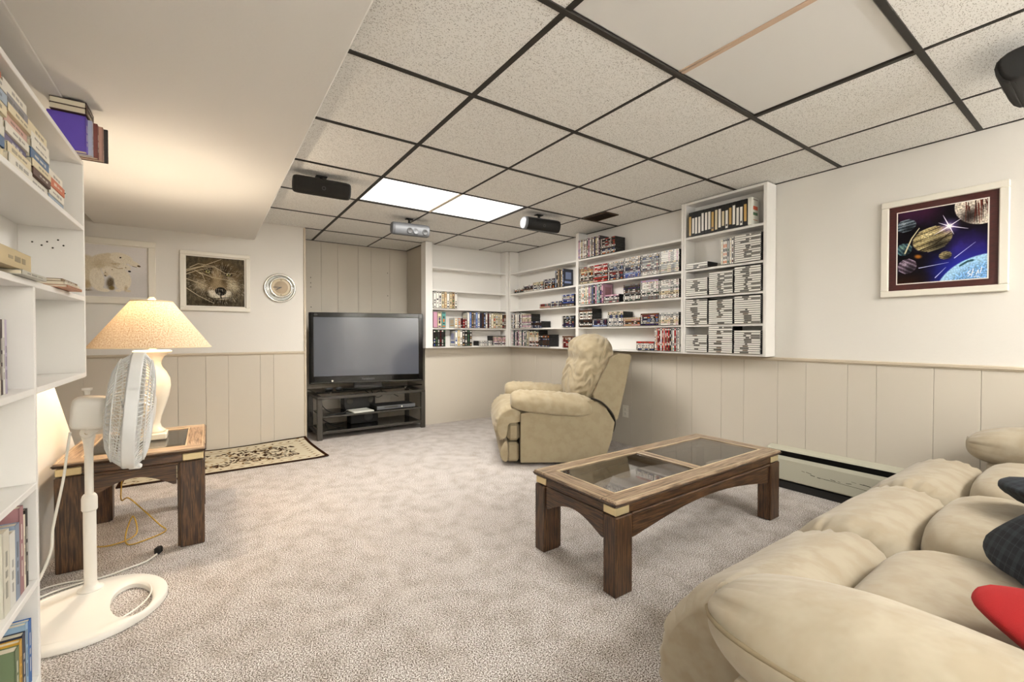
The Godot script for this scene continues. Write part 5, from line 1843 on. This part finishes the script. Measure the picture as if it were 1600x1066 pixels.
func bear_print() -> Image:
	var im := Image.create_empty(480, 440, false, Image.FORMAT_RGB8)
	var nz := art_noise(3, 0.06)
	for y in 440:
		for x in 480:
			var v := 0.86 - 0.06 * smoothstep(230.0, 400.0, y + 0.2 * x) + 0.012 * nz.get_noise_2d(x, y)
			im.set_pixel(x, y, Color(v, v * 0.98, v * 0.965))
	var o := Vector2(-15, -135)
	var fur := Color(0.82, 0.77, 0.67)
	var lit := Color(0.88, 0.845, 0.77)
	var sh := Color(0.66, 0.57, 0.43)
	var dk := Color(0.3, 0.24, 0.15)
	blob(im, Vector2(150, 540) + o, 190, 36, 0, Color(0.74, 0.72, 0.69), 0.9, 0.8)
	blob(im, Vector2(80, 370) + o, 120, 155, 0.1, fur, 0.18, 1, 0.06, nz)
	blob(im, Vector2(230, 270) + o, 120, 72, -0.15, fur, 0.2, 1, 0.06, nz)
	blob(im, Vector2(320, 238) + o, 88, 50, 0.25, lit, 0.2, 1, 0.05, nz)
	blob(im, Vector2(400, 278) + o, 54, 25, 0.42, lit, 0.25, 1, 0.04, nz)
	blob(im, Vector2(235, 218) + o, 26, 20, -0.6, fur, 0.3, 1)
	blob(im, Vector2(180, 300) + o, 60, 70, 0.5, sh, 1.0, 0.35)
	blob(im, Vector2(300, 292) + o, 80, 12, 0.1, sh, 0.9, 0.7)
	blob(im, Vector2(438, 297) + o, 15, 9, 0.3, dk, 0.4)
	stroke(im, [Vector2(395, 300) + o, Vector2(425, 308) + o], 3, 2, dk, 0.7)
	blob(im, Vector2(317, 232) + o, 8, 7, 0, Color(0.1, 0.07, 0.04), 0.4)
	blob(im, Vector2(105, 480) + o, 40, 62, 0.1, sh, 0.8, 0.75)
	blob(im, Vector2(165, 430) + o, 52, 108, -0.12, lit, 0.22, 1, 0.05, nz)
	blob(im, Vector2(205, 520) + o, 48, 18, 0.1, lit, 0.3, 1)
	blob(im, Vector2(250, 455) + o, 36, 70, 0.1, dk, 0.7, 0.85)
	blob(im, Vector2(258, 500) + o, 26, 26, 0, Color(0.46, 0.38, 0.22), 0.6, 0.9)
	blob(im, Vector2(330, 430) + o, 62, 100, 0.0, lit, 0.2, 1, 0.06, nz)
	blob(im, Vector2(300, 370) + o, 62, 62, 0.3, lit, 0.25, 1, 0.05, nz)
	blob(im, Vector2(238, 352) + o, 46, 42, 0.4, lit, 0.2, 1, 0.05, nz)
	blob(im, Vector2(222, 385) + o, 20, 17, 0.9, fur, 0.3)
	blob(im, Vector2(218, 397) + o, 9, 6, 0.4, dk, 0.4)
	blob(im, Vector2(220, 368) + o, 5, 4, 0, dk, 0.4)
	blob(im, Vector2(262, 342) + o, 5, 4, 0, dk, 0.4)
	blob(im, Vector2(345, 312) + o, 46, 27, 0.35, lit, 0.2, 1, 0.04, nz)
	blob(im, Vector2(298, 296) + o, 12, 11, 0, fur, 0.4)
	blob(im, Vector2(375, 348) + o, 12, 8, 0.2, Color(0.08, 0.06, 0.05), 0.3)
	blob(im, Vector2(350, 318) + o, 6, 4, 0.3, dk, 0.4)
	stroke(im, [Vector2(330, 325) + o, Vector2(300, 330) + o, Vector2(270, 318) + o], 4, 3, sh, 0.6)
	blob(im, Vector2(350, 500) + o, 16, 42, 0.1, sh, 0.8, 0.6)
	blob(im, Vector2(300, 520) + o, 26, 14, 0, lit, 0.4)
	blob(im, Vector2(365, 520) + o, 22, 12, 0, fur, 0.4)
	blob(im, Vector2(110, 525) + o, 40, 13, 0, dk, 0.9, 0.5)
	var r := RandomNumberGenerator.new()
	r.seed = 15
	for k in 900:
		var p := Vector2(r.randf_range(70, 410), r.randf_range(200, 525))
		var c := im.get_pixel(clampi(int(p.x + o.x), 0, 479), clampi(int(p.y + o.y), 0, 439))
		if c.r - c.b > 0.055:
			var d := Vector2(r.randf_range(-4, 2), r.randf_range(4, 12))
			stroke(im, [p + o, p + d + o], 1.3, 0.7, c.lerp(sh if r.randf() < 0.55 else Color(0.97, 0.95, 0.9), 0.5), 0.55)
	return im


func wolf_print() -> Image:
	var im := Image.create_empty(430, 370, false, Image.FORMAT_RGB8)
	var nz := art_noise(8, 0.035)
	var nf := art_noise(9, 0.16)
	for y in 370:
		for x in 430:
			var v := 0.27 + 0.1 * nz.get_noise_2d(x, y * 0.5) + 0.1 * nf.get_noise_2d(x * 0.4 + y * 0.2, y)
			im.set_pixel(x, y, Color(v * 1.08, v * 0.96, v * 0.74))
	var o := Vector2(-745, -215)
	var br := Color(0.33, 0.275, 0.19)
	var dk := Color(0.1, 0.075, 0.045)
	var tan_ := Color(0.55, 0.48, 0.37)
	var wh := Color(0.8, 0.77, 0.7)
	blob(im, Vector2(970, 350) + o, 220, 150, 0, br, 0.35, 1, 0.5, nf)
	blob(im, Vector2(975, 300) + o, 150, 55, 0, dk, 0.8, 0.75)
	blob(im, Vector2(965, 350) + o, 52, 110, -0.05, tan_, 0.6, 0.9, 0.5, nf)
	blob(im, Vector2(850, 430) + o, 85, 70, 0.5, Color(0.68, 0.63, 0.53), 0.9, 0.75, 0.7, nf)
	blob(im, Vector2(1085, 420) + o, 62, 88, -0.5, Color(0.72, 0.68, 0.58), 0.9, 0.85, 0.7, nf)
	blob(im, Vector2(960, 440) + o, 95, 60, 0, tan_, 0.6, 0.8, 0.5, nf)
	blob(im, Vector2(985, 505) + o, 100, 34, 0.05, wh, 0.5, 0.9, 0.3, nf)
	blob(im, Vector2(930, 480) + o, 44, 28, 0.3, wh, 0.6, 0.9, 0.3, nf)
	blob(im, Vector2(1050, 480) + o, 34, 30, 0, wh, 0.6, 0.95, 0.3, nf)
	blob(im, Vector2(960, 555) + o, 190, 30, 0, dk, 0.8, 0.7)
	for q in [Vector2(898, 324), Vector2(1052, 337)]:
		blob(im, q + o, 38, 20, 0.1, dk, 0.5)
		blob(im, q + o, 18, 13, 0, Color(0.62, 0.6, 0.36), 0.25)
		blob(im, q + o + Vector2(1, -1), 8, 9, 0, Color(0.04, 0.03, 0.02), 0.3)
		blob(im, q + o + Vector2(-5, -5), 3, 3, 0, Color(0.9, 0.9, 0.85), 0.5)
		stroke(im, [q + o + Vector2(-26, -14), q + o + Vector2(0, -17), q + o + Vector2(26, -8)], 4, 3, dk)
	blob(im, Vector2(993, 470) + o, 45, 34, 0.05, Color(0.05, 0.04, 0.035), 0.15)
	blob(im, Vector2(985, 455) + o, 24, 9, 0, Color(0.25, 0.23, 0.21), 0.7, 0.8)
	stroke(im, [Vector2(993, 500) + o, Vector2(995, 522) + o, Vector2(930, 528) + o, Vector2(890, 510) + o], 5, 3, dk, 0.9)
	stroke(im, [Vector2(995, 522) + o, Vector2(1060, 515) + o], 5, 2, dk, 0.9)
	var r := RandomNumberGenerator.new()
	r.seed = 6
	for k in 1100:
		var a := r.randf() * TAU
		var rr := r.randf_range(60, 215)
		var p := Vector2(975 + cos(a) * rr, 405 + sin(a) * rr * 0.72) + o
		var d := Vector2(cos(a), sin(a) + 0.25).normalized() * r.randf_range(8, 24)
		var c := wh if r.randf() < 0.4 else (dk if r.randf() < 0.5 else tan_)
		stroke(im, [p, p + d], 1.4, 0.8, c, 0.4)
	for q in [[Vector2(745, 318), Vector2(860, 285), Vector2(960, 240), Vector2(1000, 222)], [Vector2(745, 330), Vector2(850, 290), Vector2(950, 285), Vector2(1030, 330), Vector2(1110, 325)], [Vector2(770, 300), Vector2(830, 268), Vector2(950, 280)], [Vector2(830, 330), Vector2(930, 365), Vector2(1080, 385)], [Vector2(745, 385), Vector2(820, 410), Vector2(890, 440)], [Vector2(745, 455), Vector2(830, 510), Vector2(945, 565)], [Vector2(810, 320), Vector2(860, 350), Vector2(880, 400)], [Vector2(745, 352), Vector2(820, 320), Vector2(900, 300)]]:
		var p := []
		for v in q:
			p.append(v + o)
		stroke(im, p, 4.5, 2.0, Color(0.6, 0.54, 0.43), 0.9, 0.6)
		stroke(im, p, 1.5, 1.0, Color(0.82, 0.78, 0.68), 0.6, 0.6)
	return im


func space_print() -> Image:
	var w := 390
	var h := 440
	var im := Image.create_empty(w, h, false, Image.FORMAT_RGB8)
	var nz := art_noise(12, 0.012)
	var nf := art_noise(13, 0.08)
	var S := Vector2(w, h)
	for y in h:
		for x in w:
			var u := float(x) / w
			var v := float(y) / h
			var c := Color(0.045, 0.03, 0.05)
			c = c.lerp(Color(0.17, 0.13, 0.42), 0.8 * smoothstep(0.35, 0.1, absf(u - v * 0.3 - 0.62)) * smoothstep(0.25, 0.6, v) + 0.3 * maxf(0.0, nz.get_noise_2d(x, y)))
			c = c.lerp(Color(0.12, 0.16, 0.62), 0.75 * smoothstep(0.5, 0.85, v) * smoothstep(0.25, 0.6, u))
			c = c.lerp(Color(0.28, 0.13, 0.24), 0.7 * smoothstep(0.3, 0.0, v) * smoothstep(0.45, 0.1, absf(u - 0.2)))
			c = c.lerp(Color(0.16, 0.08, 0.03), 0.8 * smoothstep(0.8, 1.0, v) * smoothstep(0.5, 0.1, u))
			im.set_pixel(x, y, c)
	var planet := func(c: Vector2, r: Vector2, col: Color, hi: Color, ang: float, bands: float) -> void:
		blob(im, c * S, r.x * w, r.y * w, ang, col, 0.08, 1, 0.5, nf)
		for k in 9:
			var t := (k - 4) / 4.5
			var off := Vector2(0, t * r.y * w).rotated(ang)
			var half := sqrt(maxf(0.0, 1.0 - t * t)) * r.x * w * 0.95
			stroke(im, [c * S + off - Vector2(half, 0).rotated(ang), c * S + off + Vector2(half, 0).rotated(ang)], bands, bands, hi if k % 2 == 0 else Color(0.08, 0.06, 0.05), 0.4, 0.9)
		blob(im, c * S + Vector2(r.x * 0.35, r.y * 0.5) * w, r.x * w, r.y * w, ang, Color(0.02, 0.02, 0.03), 1.0, 0.7)
		blob(im, c * S - Vector2(r.x * 0.25, r.y * 0.35) * w, r.x * w * 0.6, r.y * w * 0.5, ang, hi, 1.0, 0.55, 0.8, nf)
	planet.call(Vector2(0.1, 0.19), Vector2(0.13, 0.1), Color(0.27, 0.32, 0.36), Color(0.72, 0.76, 0.78), -0.15, 3.0)
	planet.call(Vector2(0.08, 0.52), Vector2(0.1, 0.1), Color(0.2, 0.32, 0.38), Color(0.55, 0.66, 0.55), 0.9, 3.0)
	planet.call(Vector2(0.12, 0.76), Vector2(0.12, 0.12), Color(0.36, 0.3, 0.36), Color(0.76, 0.7, 0.76), 0.6, 4.0)
	stroke(im, [Vector2(0.26, 0.25) * S, Vector2(0.17, 0.38) * S, Vector2(0.09, 0.58) * S], 3, 5, Color(0.8, 0.76, 0.62), 0.8)
	planet.call(Vector2(0.41, 0.42), Vector2(0.24, 0.19), Color(0.56, 0.5, 0.35), Color(0.86, 0.82, 0.64), -0.32, 5.0)
	stroke(im, [Vector2(0.27, 0.56) * S, Vector2(0.44, 0.5) * S, Vector2(0.62, 0.36) * S], 4, 3, Color(0.14, 0.1, 0.06), 0.9)
	blob(im, Vector2(0.25, 0.64) * S, 26, 18, 0.3, Color(0.66, 0.4, 0.13), 0.8, 0.9)
	planet.call(Vector2(0.56, 0.66), Vector2(0.075, 0.06), Color(0.45, 0.4, 0.28), Color(0.72, 0.68, 0.5), -0.2, 2.0)
	blob(im, Vector2(0.95, 0.05) * S, 118, 118, 0, Color(0.8, 0.76, 0.7), 0.05, 1, 0.6, nf)
	blob(im, Vector2(0.82, 0.19) * S, 70, 90, 0.8, Color(0.1, 0.07, 0.07), 1.0, 0.9)
	var r := RandomNumberGenerator.new()
	r.seed = 4
	for k in 26:
		var x := r.randf_range(0.76, 1.0)
		stroke(im, [Vector2(x, r.randf_range(-0.02, 0.08)) * S, Vector2(x + r.randf_range(-0.02, 0.02), r.randf_range(0.1, 0.3)) * S], 2.4, 1.2, Color(0.33, 0.12, 0.08) if k % 3 else Color(0.15, 0.1, 0.09), 0.8)
	var st := Vector2(0.6, 0.28) * S
	blob(im, st, 60, 60, 0, Color(0.55, 0.45, 0.8), 1.0, 0.6)
	for q in [[-1.95, 75.0], [1.2, 55.0], [-0.6, 60.0], [2.6, 80.0], [0.35, 85.0], [-2.6, 55.0]]:
		stroke(im, [st, st + Vector2(cos(q[0]), sin(q[0])) * q[1]], 4.5, 0.8, Color(0.96, 0.94, 1.0), 0.85, 0.7)
	blob(im, st, 24, 24, 0, Color(1, 1, 1), 0.9)
	blob(im, Vector2(1.06, 1.24) * S, 246, 246, 0, Color(0.62, 0.78, 0.9), 0.03, 1, 0.25, nf)
	blob(im, Vector2(1.07, 1.27) * S, 240, 240, 0, Color(0.42, 0.6, 0.8), 0.25, 0.9, 0.7, nf)
	blob(im, Vector2(1.1, 1.32) * S, 150, 150, 0, Color(0.05, 0.1, 0.2), 1.0, 0.9)
	stroke(im, [Vector2(0.72, 0.82) * S, Vector2(0.8, 0.77) * S, Vector2(0.86, 0.76) * S], 6, 8, Color(0.12, 0.26, 0.3), 0.8)
	for q in [[Vector2(0.66, 0.71), Vector2(0.88, 0.53)], [Vector2(0.45, 0.95), Vector2(0.57, 0.82)], [Vector2(0.26, 0.8), Vector2(0.6, 0.76)]]:
		stroke(im, [q[0] * S, q[1] * S], 2.6, 0.9, Color(0.8, 0.82, 0.95), 0.8)
	# the painter's white scrawl
	for q in [[Vector2(0.83, 0.89), Vector2(0.8, 0.92), Vector2(0.835, 0.94), Vector2(0.8, 0.965)], [Vector2(0.86, 0.87), Vector2(0.84, 0.97)], [Vector2(0.845, 0.92), Vector2(0.87, 0.915)], [Vector2(0.89, 0.945), Vector2(0.91, 0.89), Vector2(0.915, 0.94)], [Vector2(0.945, 0.86), Vector2(0.93, 0.935)], [Vector2(0.87, 0.975), Vector2(0.9, 0.97), Vector2(0.93, 0.985)]]:
		var p := []
		for v in q:
			p.append(v * S)
		stroke(im, p, 2.0, 1.6, Color(0.95, 0.95, 0.95), 1.0, 0.3)
	return im


func framed(called: String, label: String, at: Vector3, turn: float, w: float, h: float, bar: float, mats: Array, art: Image, tilt := 0.0) -> void:
	var t := thing(called, label, "framed print", at, turn)
	t.rotation.z = tilt
	var d := 0.022
	for s in [-1.0, 1.0]:
		var st := sm()
		bx(st, Vector3(0, s * (h * 0.5 - bar * 0.5), d * 0.5), Vector3(w, bar, d), 0.004)
		part(t, "frame_bar", st, M.frame_cream)
		st = sm()
		bx(st, Vector3(s * (w * 0.5 - bar * 0.5), 0, d * 0.5 - 0.0003), Vector3(bar, h - 2.0 * bar, d - 0.0006), 0.004)
		part(t, "frame_bar", st, M.frame_cream)
	var st := sm()
	bx(st, Vector3(0, 0, 0.004), Vector3(w - bar, h - bar, 0.006))
	part(t, "backing", st, M.frame_cream)
	var iw := w - 2.0 * bar
	var ih := h - 2.0 * bar
	var z := 0.008
	for q in mats:
		st = sm()
		bx(st, Vector3(0, 0, z), Vector3(iw, ih, 0.002))
		part(t, "mat_board", st, q[1])
		iw -= 2.0 * q[0]
		ih -= 2.0 * q[0]
		z += 0.0014
	var m := StandardMaterial3D.new()
	m.resource_name = called + "_ink"
	m.albedo_texture = ImageTexture.create_from_image(art)
	m.roughness = 0.6
	m.metallic_specular = 0.2
	st = sm()
	quad_uv(st, Vector3(-iw * 0.5, ih * 0.5, z), Vector3(iw * 0.5, ih * 0.5, z), Vector3(iw * 0.5, -ih * 0.5, z), Vector3(-iw * 0.5, -ih * 0.5, z))
	part(t, "picture", st, m)


func build_wall_things() -> void:
	var maroon := mat("maroon_mat", Color(1, 1, 1), 0.4)
	tri(maroon, noise_tex(0.02, [Color(0.15, 0.045, 0.04), Color(0.26, 0.09, 0.075), Color(0.19, 0.06, 0.05)], 61, 256), Vector3(3, 25, 3), false)
	framed("space_print", "framed print of planets and a starburst in a maroon mount", Vector3(RX + 0.004, 1.545, -0.622), -PI / 2, 0.505, 0.555, 0.036, [[0.034, maroon], [0.005, M.mat_board]], space_print())
	framed("wolf_print", "framed print of a wolf's face behind twigs", Vector3(0.07, 1.52, BZ - 0.004), 0.0, 0.52, 0.52, 0.034, [[0.011, M.mat_board]], wolf_print())
	framed("bear_print", "framed print of a white bear with two cubs", Vector3(-0.628, 1.56, BZ - 0.004), 0.0, 0.56, 0.52, 0.05, [[0.006, M.mat_board]], bear_print())
	# clock
	var c := thing("wall_clock", "round silver wall clock with a clear rim, right of the wolf print", "clock", Vector3(0.577, 1.498, BZ - 0.0035))
	var fb := Basis(Vector3.RIGHT, PI / 2)
	var st := sm()
	lathe(st, [Vector2(0.118, 0.0), Vector2(0.135, 0.0), Vector2(0.139, 0.006), Vector2(0.137, 0.014), Vector2(0.128, 0.018), Vector2(0.118, 0.012), Vector2(0.118, 0.0)], 72, Vector3.ZERO, fb)
	part(c, "outer_ring", st, M.chrome)
	st = sm()
	lathe(st, [Vector2(0.0, 0.002), Vector2(0.12, 0.002), Vector2(0.12, 0.006), Vector2(0.0, 0.006)], 72, Vector3.ZERO, fb)
	part(c, "glass_disc", st, M.clock_glass)
	var hub := Vector3(0.008, 0.006, 0)
	st = sm()
	lathe(st, [Vector2(0.082, 0.004), Vector2(0.095, 0.006), Vector2(0.1, 0.016), Vector2(0.094, 0.024), Vector2(0.084, 0.022), Vector2(0.08, 0.012), Vector2(0.082, 0.004)], 72, hub, fb)
	part(c, "inner_ring", st, M.chrome)
	st = sm()
	lathe(st, [Vector2(0.0, 0.006), Vector2(0.083, 0.006), Vector2(0.083, 0.013), Vector2(0.062, 0.014), Vector2(0.0, 0.014)], 64, hub, fb)
	part(c, "dial_ring", st, M.clock_ring)
	st = sm()
	lathe(st, [Vector2(0.0, 0.0138), Vector2(0.06, 0.0138), Vector2(0.058, 0.0155), Vector2(0.0, 0.0155)], 64, hub, fb)
	var dial := part(c, "dial", st, M.clock_dial)
	for q in [[Vector3(0, 0.071, 0.0148), "12"], [Vector3(0, -0.071, 0.0148), "6"]]:
		text_part(dial, q[1], 0.013, 0.0008, hub + q[0], M.nail_hole, "dark numeral")
	for q in [[0.05, 0.009, deg_to_rad(240.0)], [0.075, 0.006, deg_to_rad(268.0)]]:
		var a: float = q[2]
		st = sm()
		bx(st, hub + Vector3(sin(a) * q[0] * 0.42, cos(a) * q[0] * 0.42, 0.0175 + q[1] * 0.1), Vector3(q[1], q[0], 0.0012), 0.0003, Basis(Vector3(0, 0, 1), -a))
		part(dial, "hand", st, M.black_plastic)
	# outlet behind the recliner
	var o := thing("wall_outlet", "white double wall outlet low on the wall beside the recliner", "outlet", Vector3(RX - 0.0005, 0.317, -2.797), -PI / 2)
	st = sm()
	bx(st, Vector3(0, 0, 0.002), Vector3(0.072, 0.115, 0.005), 0.002)
	part(o, "cover_plate", st, M.outlet_white)
	for s in [-1.0, 1.0]:
		st = sm()
		soft(st, Vector3(0, s * 0.0195, 0.005), Vector3(0.0165, 0.0145, 0.003), 4.0, 24, 14)
		var sock := part(o, "socket", st, M.outlet_white)
		st = sm()
		for x in [-0.006, 0.006]:
			bx(st, Vector3(x, s * 0.0195 + 0.003, 0.008), Vector3(0.002, 0.008, 0.001))
		bx(st, Vector3(0, s * 0.0195 - 0.007, 0.008), Vector3(0.004, 0.004, 0.001))
		part(sock, "slots", st, M.nail_hole)


# ---------------------------------------------------------------- loudspeakers hung from the ceiling
func speaker(label: String, at: Vector3, turn: float, tip: float, long: float, shell: Material, front: Material, open_: bool) -> void:
	var t := thing("ceiling_speaker", label, "speaker", at, turn, "loudspeakers hung from the ceiling")
	var tb := Basis(Vector3.RIGHT, tip)
	var st := sm()
	var back := []
	for k in 9:
		var a := lerpf(PI * 0.5, PI * 1.5, k / 8.0)
		back.append(Vector2(cos(a) * 0.06, sin(a) * 0.056))
	for q in [Vector2(0.02, -0.056), Vector2(0.04, -0.05), Vector2(0.052, -0.03), Vector2(0.056, 0.0), Vector2(0.052, 0.03), Vector2(0.04, 0.05), Vector2(0.02, 0.056)]:
		back.append(q)
	loft(st, back, -long * 0.5, long * 0.5, 24, 0.25, 14.0, Transform3D(tb, Vector3.ZERO))
	part(t, "cabinet", st, shell)
	st = sm()
	var fr := [Vector2(0.03, -0.053), Vector2(0.048, -0.046), Vector2(0.06, -0.026), Vector2(0.064, 0.0), Vector2(0.06, 0.026), Vector2(0.048, 0.046), Vector2(0.03, 0.053)]
	loft(st, fr, -long * 0.5 + 0.018, long * 0.5 - 0.012, 24, 0.12, 16.0, Transform3D(tb, Vector3.ZERO))
	var gr := part(t, "grille", st, front)
	if open_:
		for x in [-0.02, 0.035, 0.12]:
			st = sm()
			lathe(st, [Vector2(0, 0.003), Vector2(0.012, 0.003), Vector2(0.02, 0.006), Vector2(0.024, 0.006), Vector2(0.026, 0.0)], 24, tb * Vector3(x, -0.006, 0.0625), tb * Basis(Vector3.RIGHT, PI / 2))
			part(gr, "driver", st, M.dark_cone if x != 0.035 else M.silver_plastic)
	else:
		st = sm()
		lathe(st, [Vector2(0.008, 0.0), Vector2(0.0105, 0.001), Vector2(0.0125, 0.0)], 24, tb * Vector3(0.0, -0.004, 0.0645), tb * Basis(Vector3.RIGHT, PI / 2))
		part(gr, "badge", st, M.dark_cone)
	st = sm()
	tube(st, [tb * Vector3(0, 0.03, -0.04), Vector3(0, CEIL - at.y - 0.006, -0.03)], 0.011, 10)
	bx(st, Vector3(0, CEIL - at.y - 0.003, -0.03), Vector3(0.07, 0.006, 0.05), 0.002)
	part(t, "bracket", st, M.matte_black)


func build_speakers() -> void:
	speaker("dark loudspeaker hung below the ceiling beside the soffit", Vector3(0.632, 2.022, -3.1), -0.03, 0.25, 0.35, M.grille_cloth, M.grille_cloth, false)
	speaker("silver loudspeaker with open drivers hung over the television", Vector3(1.515, 2.0, -3.78), -0.1, 0.25, 0.34, M.silver_plastic, M.silver_plastic, true)
	speaker("black loudspeaker with a silver end hung near the corner shelves", Vector3(2.4, 2.01, -3.0), -0.12, 0.25, 0.36, M.silver_plastic, M.matte_black, false)
	speaker("black loudspeaker hung above the sofa by the right wall", Vector3(2.5, 2.005, -0.245), PI, 0.3, 0.34, M.matte_black, M.matte_black, false)


# ---------------------------------------------------------------- runner rug
func rug_image() -> Image:
	var w := 560
	var h := 300
	var im := Image.create_empty(w, h, false, Image.FORMAT_RGB8)
	var cream := Color(0.75, 0.71, 0.62)
	var brown := Color(0.16, 0.085, 0.045)
	var mid := Color(0.45, 0.34, 0.2)
	im.fill(brown)
	im.fill_rect(Rect2i(11, 11, w - 22, h - 22), cream)
	im.fill_rect(Rect2i(60, 52, w - 120, 3), mid)
	im.fill_rect(Rect2i(60, h - 55, w - 120, 3), mid)
	var r := RandomNumberGenerator.new()
	r.seed = 2
	# border sprigs
	for k in 60:
		var t := k / 60.0
		var p := Vector2.ZERO
		var peri := 2.0 * (w + h)
		var s := t * peri
		if s < w:
			p = Vector2(s, 32)
		elif s < w + h:
			p = Vector2(w - 34, s - w)
		elif s < 2 * w + h:
			p = Vector2(2 * w + h - s, h - 32)
		else:
			p = Vector2(34, peri - s)
		blob(im, p, 6, 4, r.randf() * 3.0, brown if k % 2 else mid, 0.4, 0.9)
		stroke(im, [p + Vector2(-9, 3), p, p + Vector2(9, -4)], 1.6, 1.2, mid, 0.8)
	# dark leafy field round a pale oval
	for k in 520:
		var p := Vector2(r.randf_range(70, w - 70), r.randf_range(60, h - 60))
		var u := (p.x - w * 0.5) / (w * 0.42)
		if absf(p.y - h * 0.5) > (h * 0.34) * (1.05 - 0.6 * pow(absf(u), 2.5)):
			continue
		var e := Vector2((p.x - w * 0.36) / 82.0, (p.y - h * 0.5) / 62.0).length()
		if e < 1.0:
			continue
		var a := r.randf() * PI
		blob(im, p, r.randf_range(6, 13), r.randf_range(2.5, 5), a, brown if r.randf() < 0.8 else mid, 0.35, 0.95)
	for k in 26:
		var a := TAU * k / 26.0
		var p := Vector2(w * 0.36, h * 0.5) + Vector2(cos(a) * 66, sin(a) * 48)
		blob(im, p, 7, 4, a, mid, 0.5, 0.8)
	for k in 12:
		var a := TAU * k / 12.0
		stroke(im, [Vector2(w * 0.36, h * 0.5), Vector2(w * 0.36, h * 0.5) + Vector2(cos(a) * 34, sin(a) * 24)], 2.0, 1.0, mid, 0.7)
	return im


func build_rug() -> void:
	var m := mat("rug_pile", Color(1, 1, 1), 0.95)
	m.albedo_texture = ImageTexture.create_from_image(rug_image())
	m.metallic_specular = 0.1
	var edge := mat("rug_backing", Color(0.15, 0.085, 0.05), 0.95)
	# a sheet that curls up where it meets the wall
	var rows := []
	var under := []
	for i in 15:
		var v := i / 14.0
		var row := PackedVector3Array()
		var ur := PackedVector3Array()
		for j in 33:
			var u := j / 32.0
			var x := lerpf(-0.52, lerpf(0.79, 0.85, v), u)
			var zz := lerpf(-4.7, -3.965, v)
			var y := 0.009 + 0.03 * pow(1.0 - v, 5.0) * (0.8 + 0.35 * sin(u * 9.0)) + 0.003 * sin(u * 14.0 + v * 3.0) * (1.0 - v)
			if u > 0.93:
				y += 0.008 * (u - 0.93) / 0.07
			row.append(Vector3(x, y, zz))
			ur.append(Vector3(x, y - 0.008, zz))
		rows.append(row)
		under.append(ur)
	var r := thing("runner_rug", "cream and brown patterned runner rug along the back wall", "rug")
	var st := sm()
	grid(st, rows, false, -1)
	var face_ := part(r, "pile", st, m)
	if face_.mesh.get_faces().size() > 0:
		var a := face_.mesh.surface_get_arrays(0)
		if (a[Mesh.ARRAY_NORMAL] as PackedVector3Array)[0].y < 0.0:
			st = sm()
			grid(st, rows, false, 1)
			face_.mesh = st.commit()
	st = sm()
	grid(st, under, false, 1)
	for pair in [[rows[0], under[0]], [rows[14], under[14]]]:
		grid(st, [pair[0], pair[1]], false)
	for j in [0, 32]:
		var a := PackedVector3Array()
		var b := PackedVector3Array()
		for i in 15:
			a.append(rows[i][j])
			b.append(under[i][j])
		grid(st, [a, b], false)
	part(r, "backing", st, edge)


func build_cords() -> void:
	var st := sm()
	tube(st, smooth_path([Vector3(-0.438, 0.672, -2.36), Vector3(-0.44, 0.6, -2.32), Vector3(-0.448, 0.5, -2.3), Vector3(-0.47, 0.34, -2.27), Vector3(-0.475, 0.25, -2.25), Vector3(-0.52, 0.12, -2.2), Vector3(-0.565, 0.05, -2.1), Vector3(-0.575, 0.006, -2.0)]), 0.0045, 8)
	solo("fan_cord", st, M.cord_white, "white cord hanging down from the fan's motor", "cord")
	var e := thing("extension_cord", "white extension cord with a black plug lying on the carpet under the table", "cord")
	st = sm()
	tube(st, smooth_path([Vector3(-0.59, 0.006, -2.44), Vector3(-0.53, 0.006, -2.5), Vector3(-0.42, 0.006, -2.535), Vector3(-0.36, 0.006, -2.54), Vector3(-0.3, 0.006, -2.57), Vector3(-0.24, 0.006, -2.6), Vector3(-0.205, 0.008, -2.655)]), 0.0042, 8)
	part(e, "lead", st, M.cord_white)
	st = sm()
	tube(st, smooth_path([Vector3(-0.59, 0.005, -2.54), Vector3(-0.54, 0.005, -2.57), Vector3(-0.47, 0.005, -2.565), Vector3(-0.4, 0.005, -2.545)]), 0.0036, 8)
	part(e, "lead", st, M.cord_white)
	st = sm()
	bx(st, Vector3(-0.2, 0.0175, -2.675), Vector3(0.026, 0.033, 0.034), 0.006, Basis(Vector3.UP, -0.4))
	part(e, "plug", st, M.cord_black, "black plug end")
	st = sm()
	tube(st, smooth_path([Vector3(-0.24, 0.505, -3.13), Vector3(-0.32, 0.5, -3.28), Vector3(-0.4, 0.502, -3.375), Vector3(-0.42, 0.44, -3.395), Vector3(-0.41, 0.28, -3.38), Vector3(-0.4, 0.14, -3.22), Vector3(-0.36, 0.16, -3.14), Vector3(-0.3, 0.1, -3.1), Vector3(-0.22, 0.03, -3.0), Vector3(-0.19, 0.006, -2.95), Vector3(-0.26, 0.006, -2.88), Vector3(-0.33, 0.006, -2.86), Vector3(-0.35, 0.03, -2.95), Vector3(-0.33, 0.09, -3.03), Vector3(-0.31, 0.02, -2.95), Vector3(-0.4, 0.006, -2.9), Vector3(-0.52, 0.006, -2.95), Vector3(-0.585, 0.006, -2.9)], 8), 0.0034, 8)
	solo("lamp_cord", st, M.cord_yellow, "yellow lamp cord tangled on the floor under the end table", "cord")
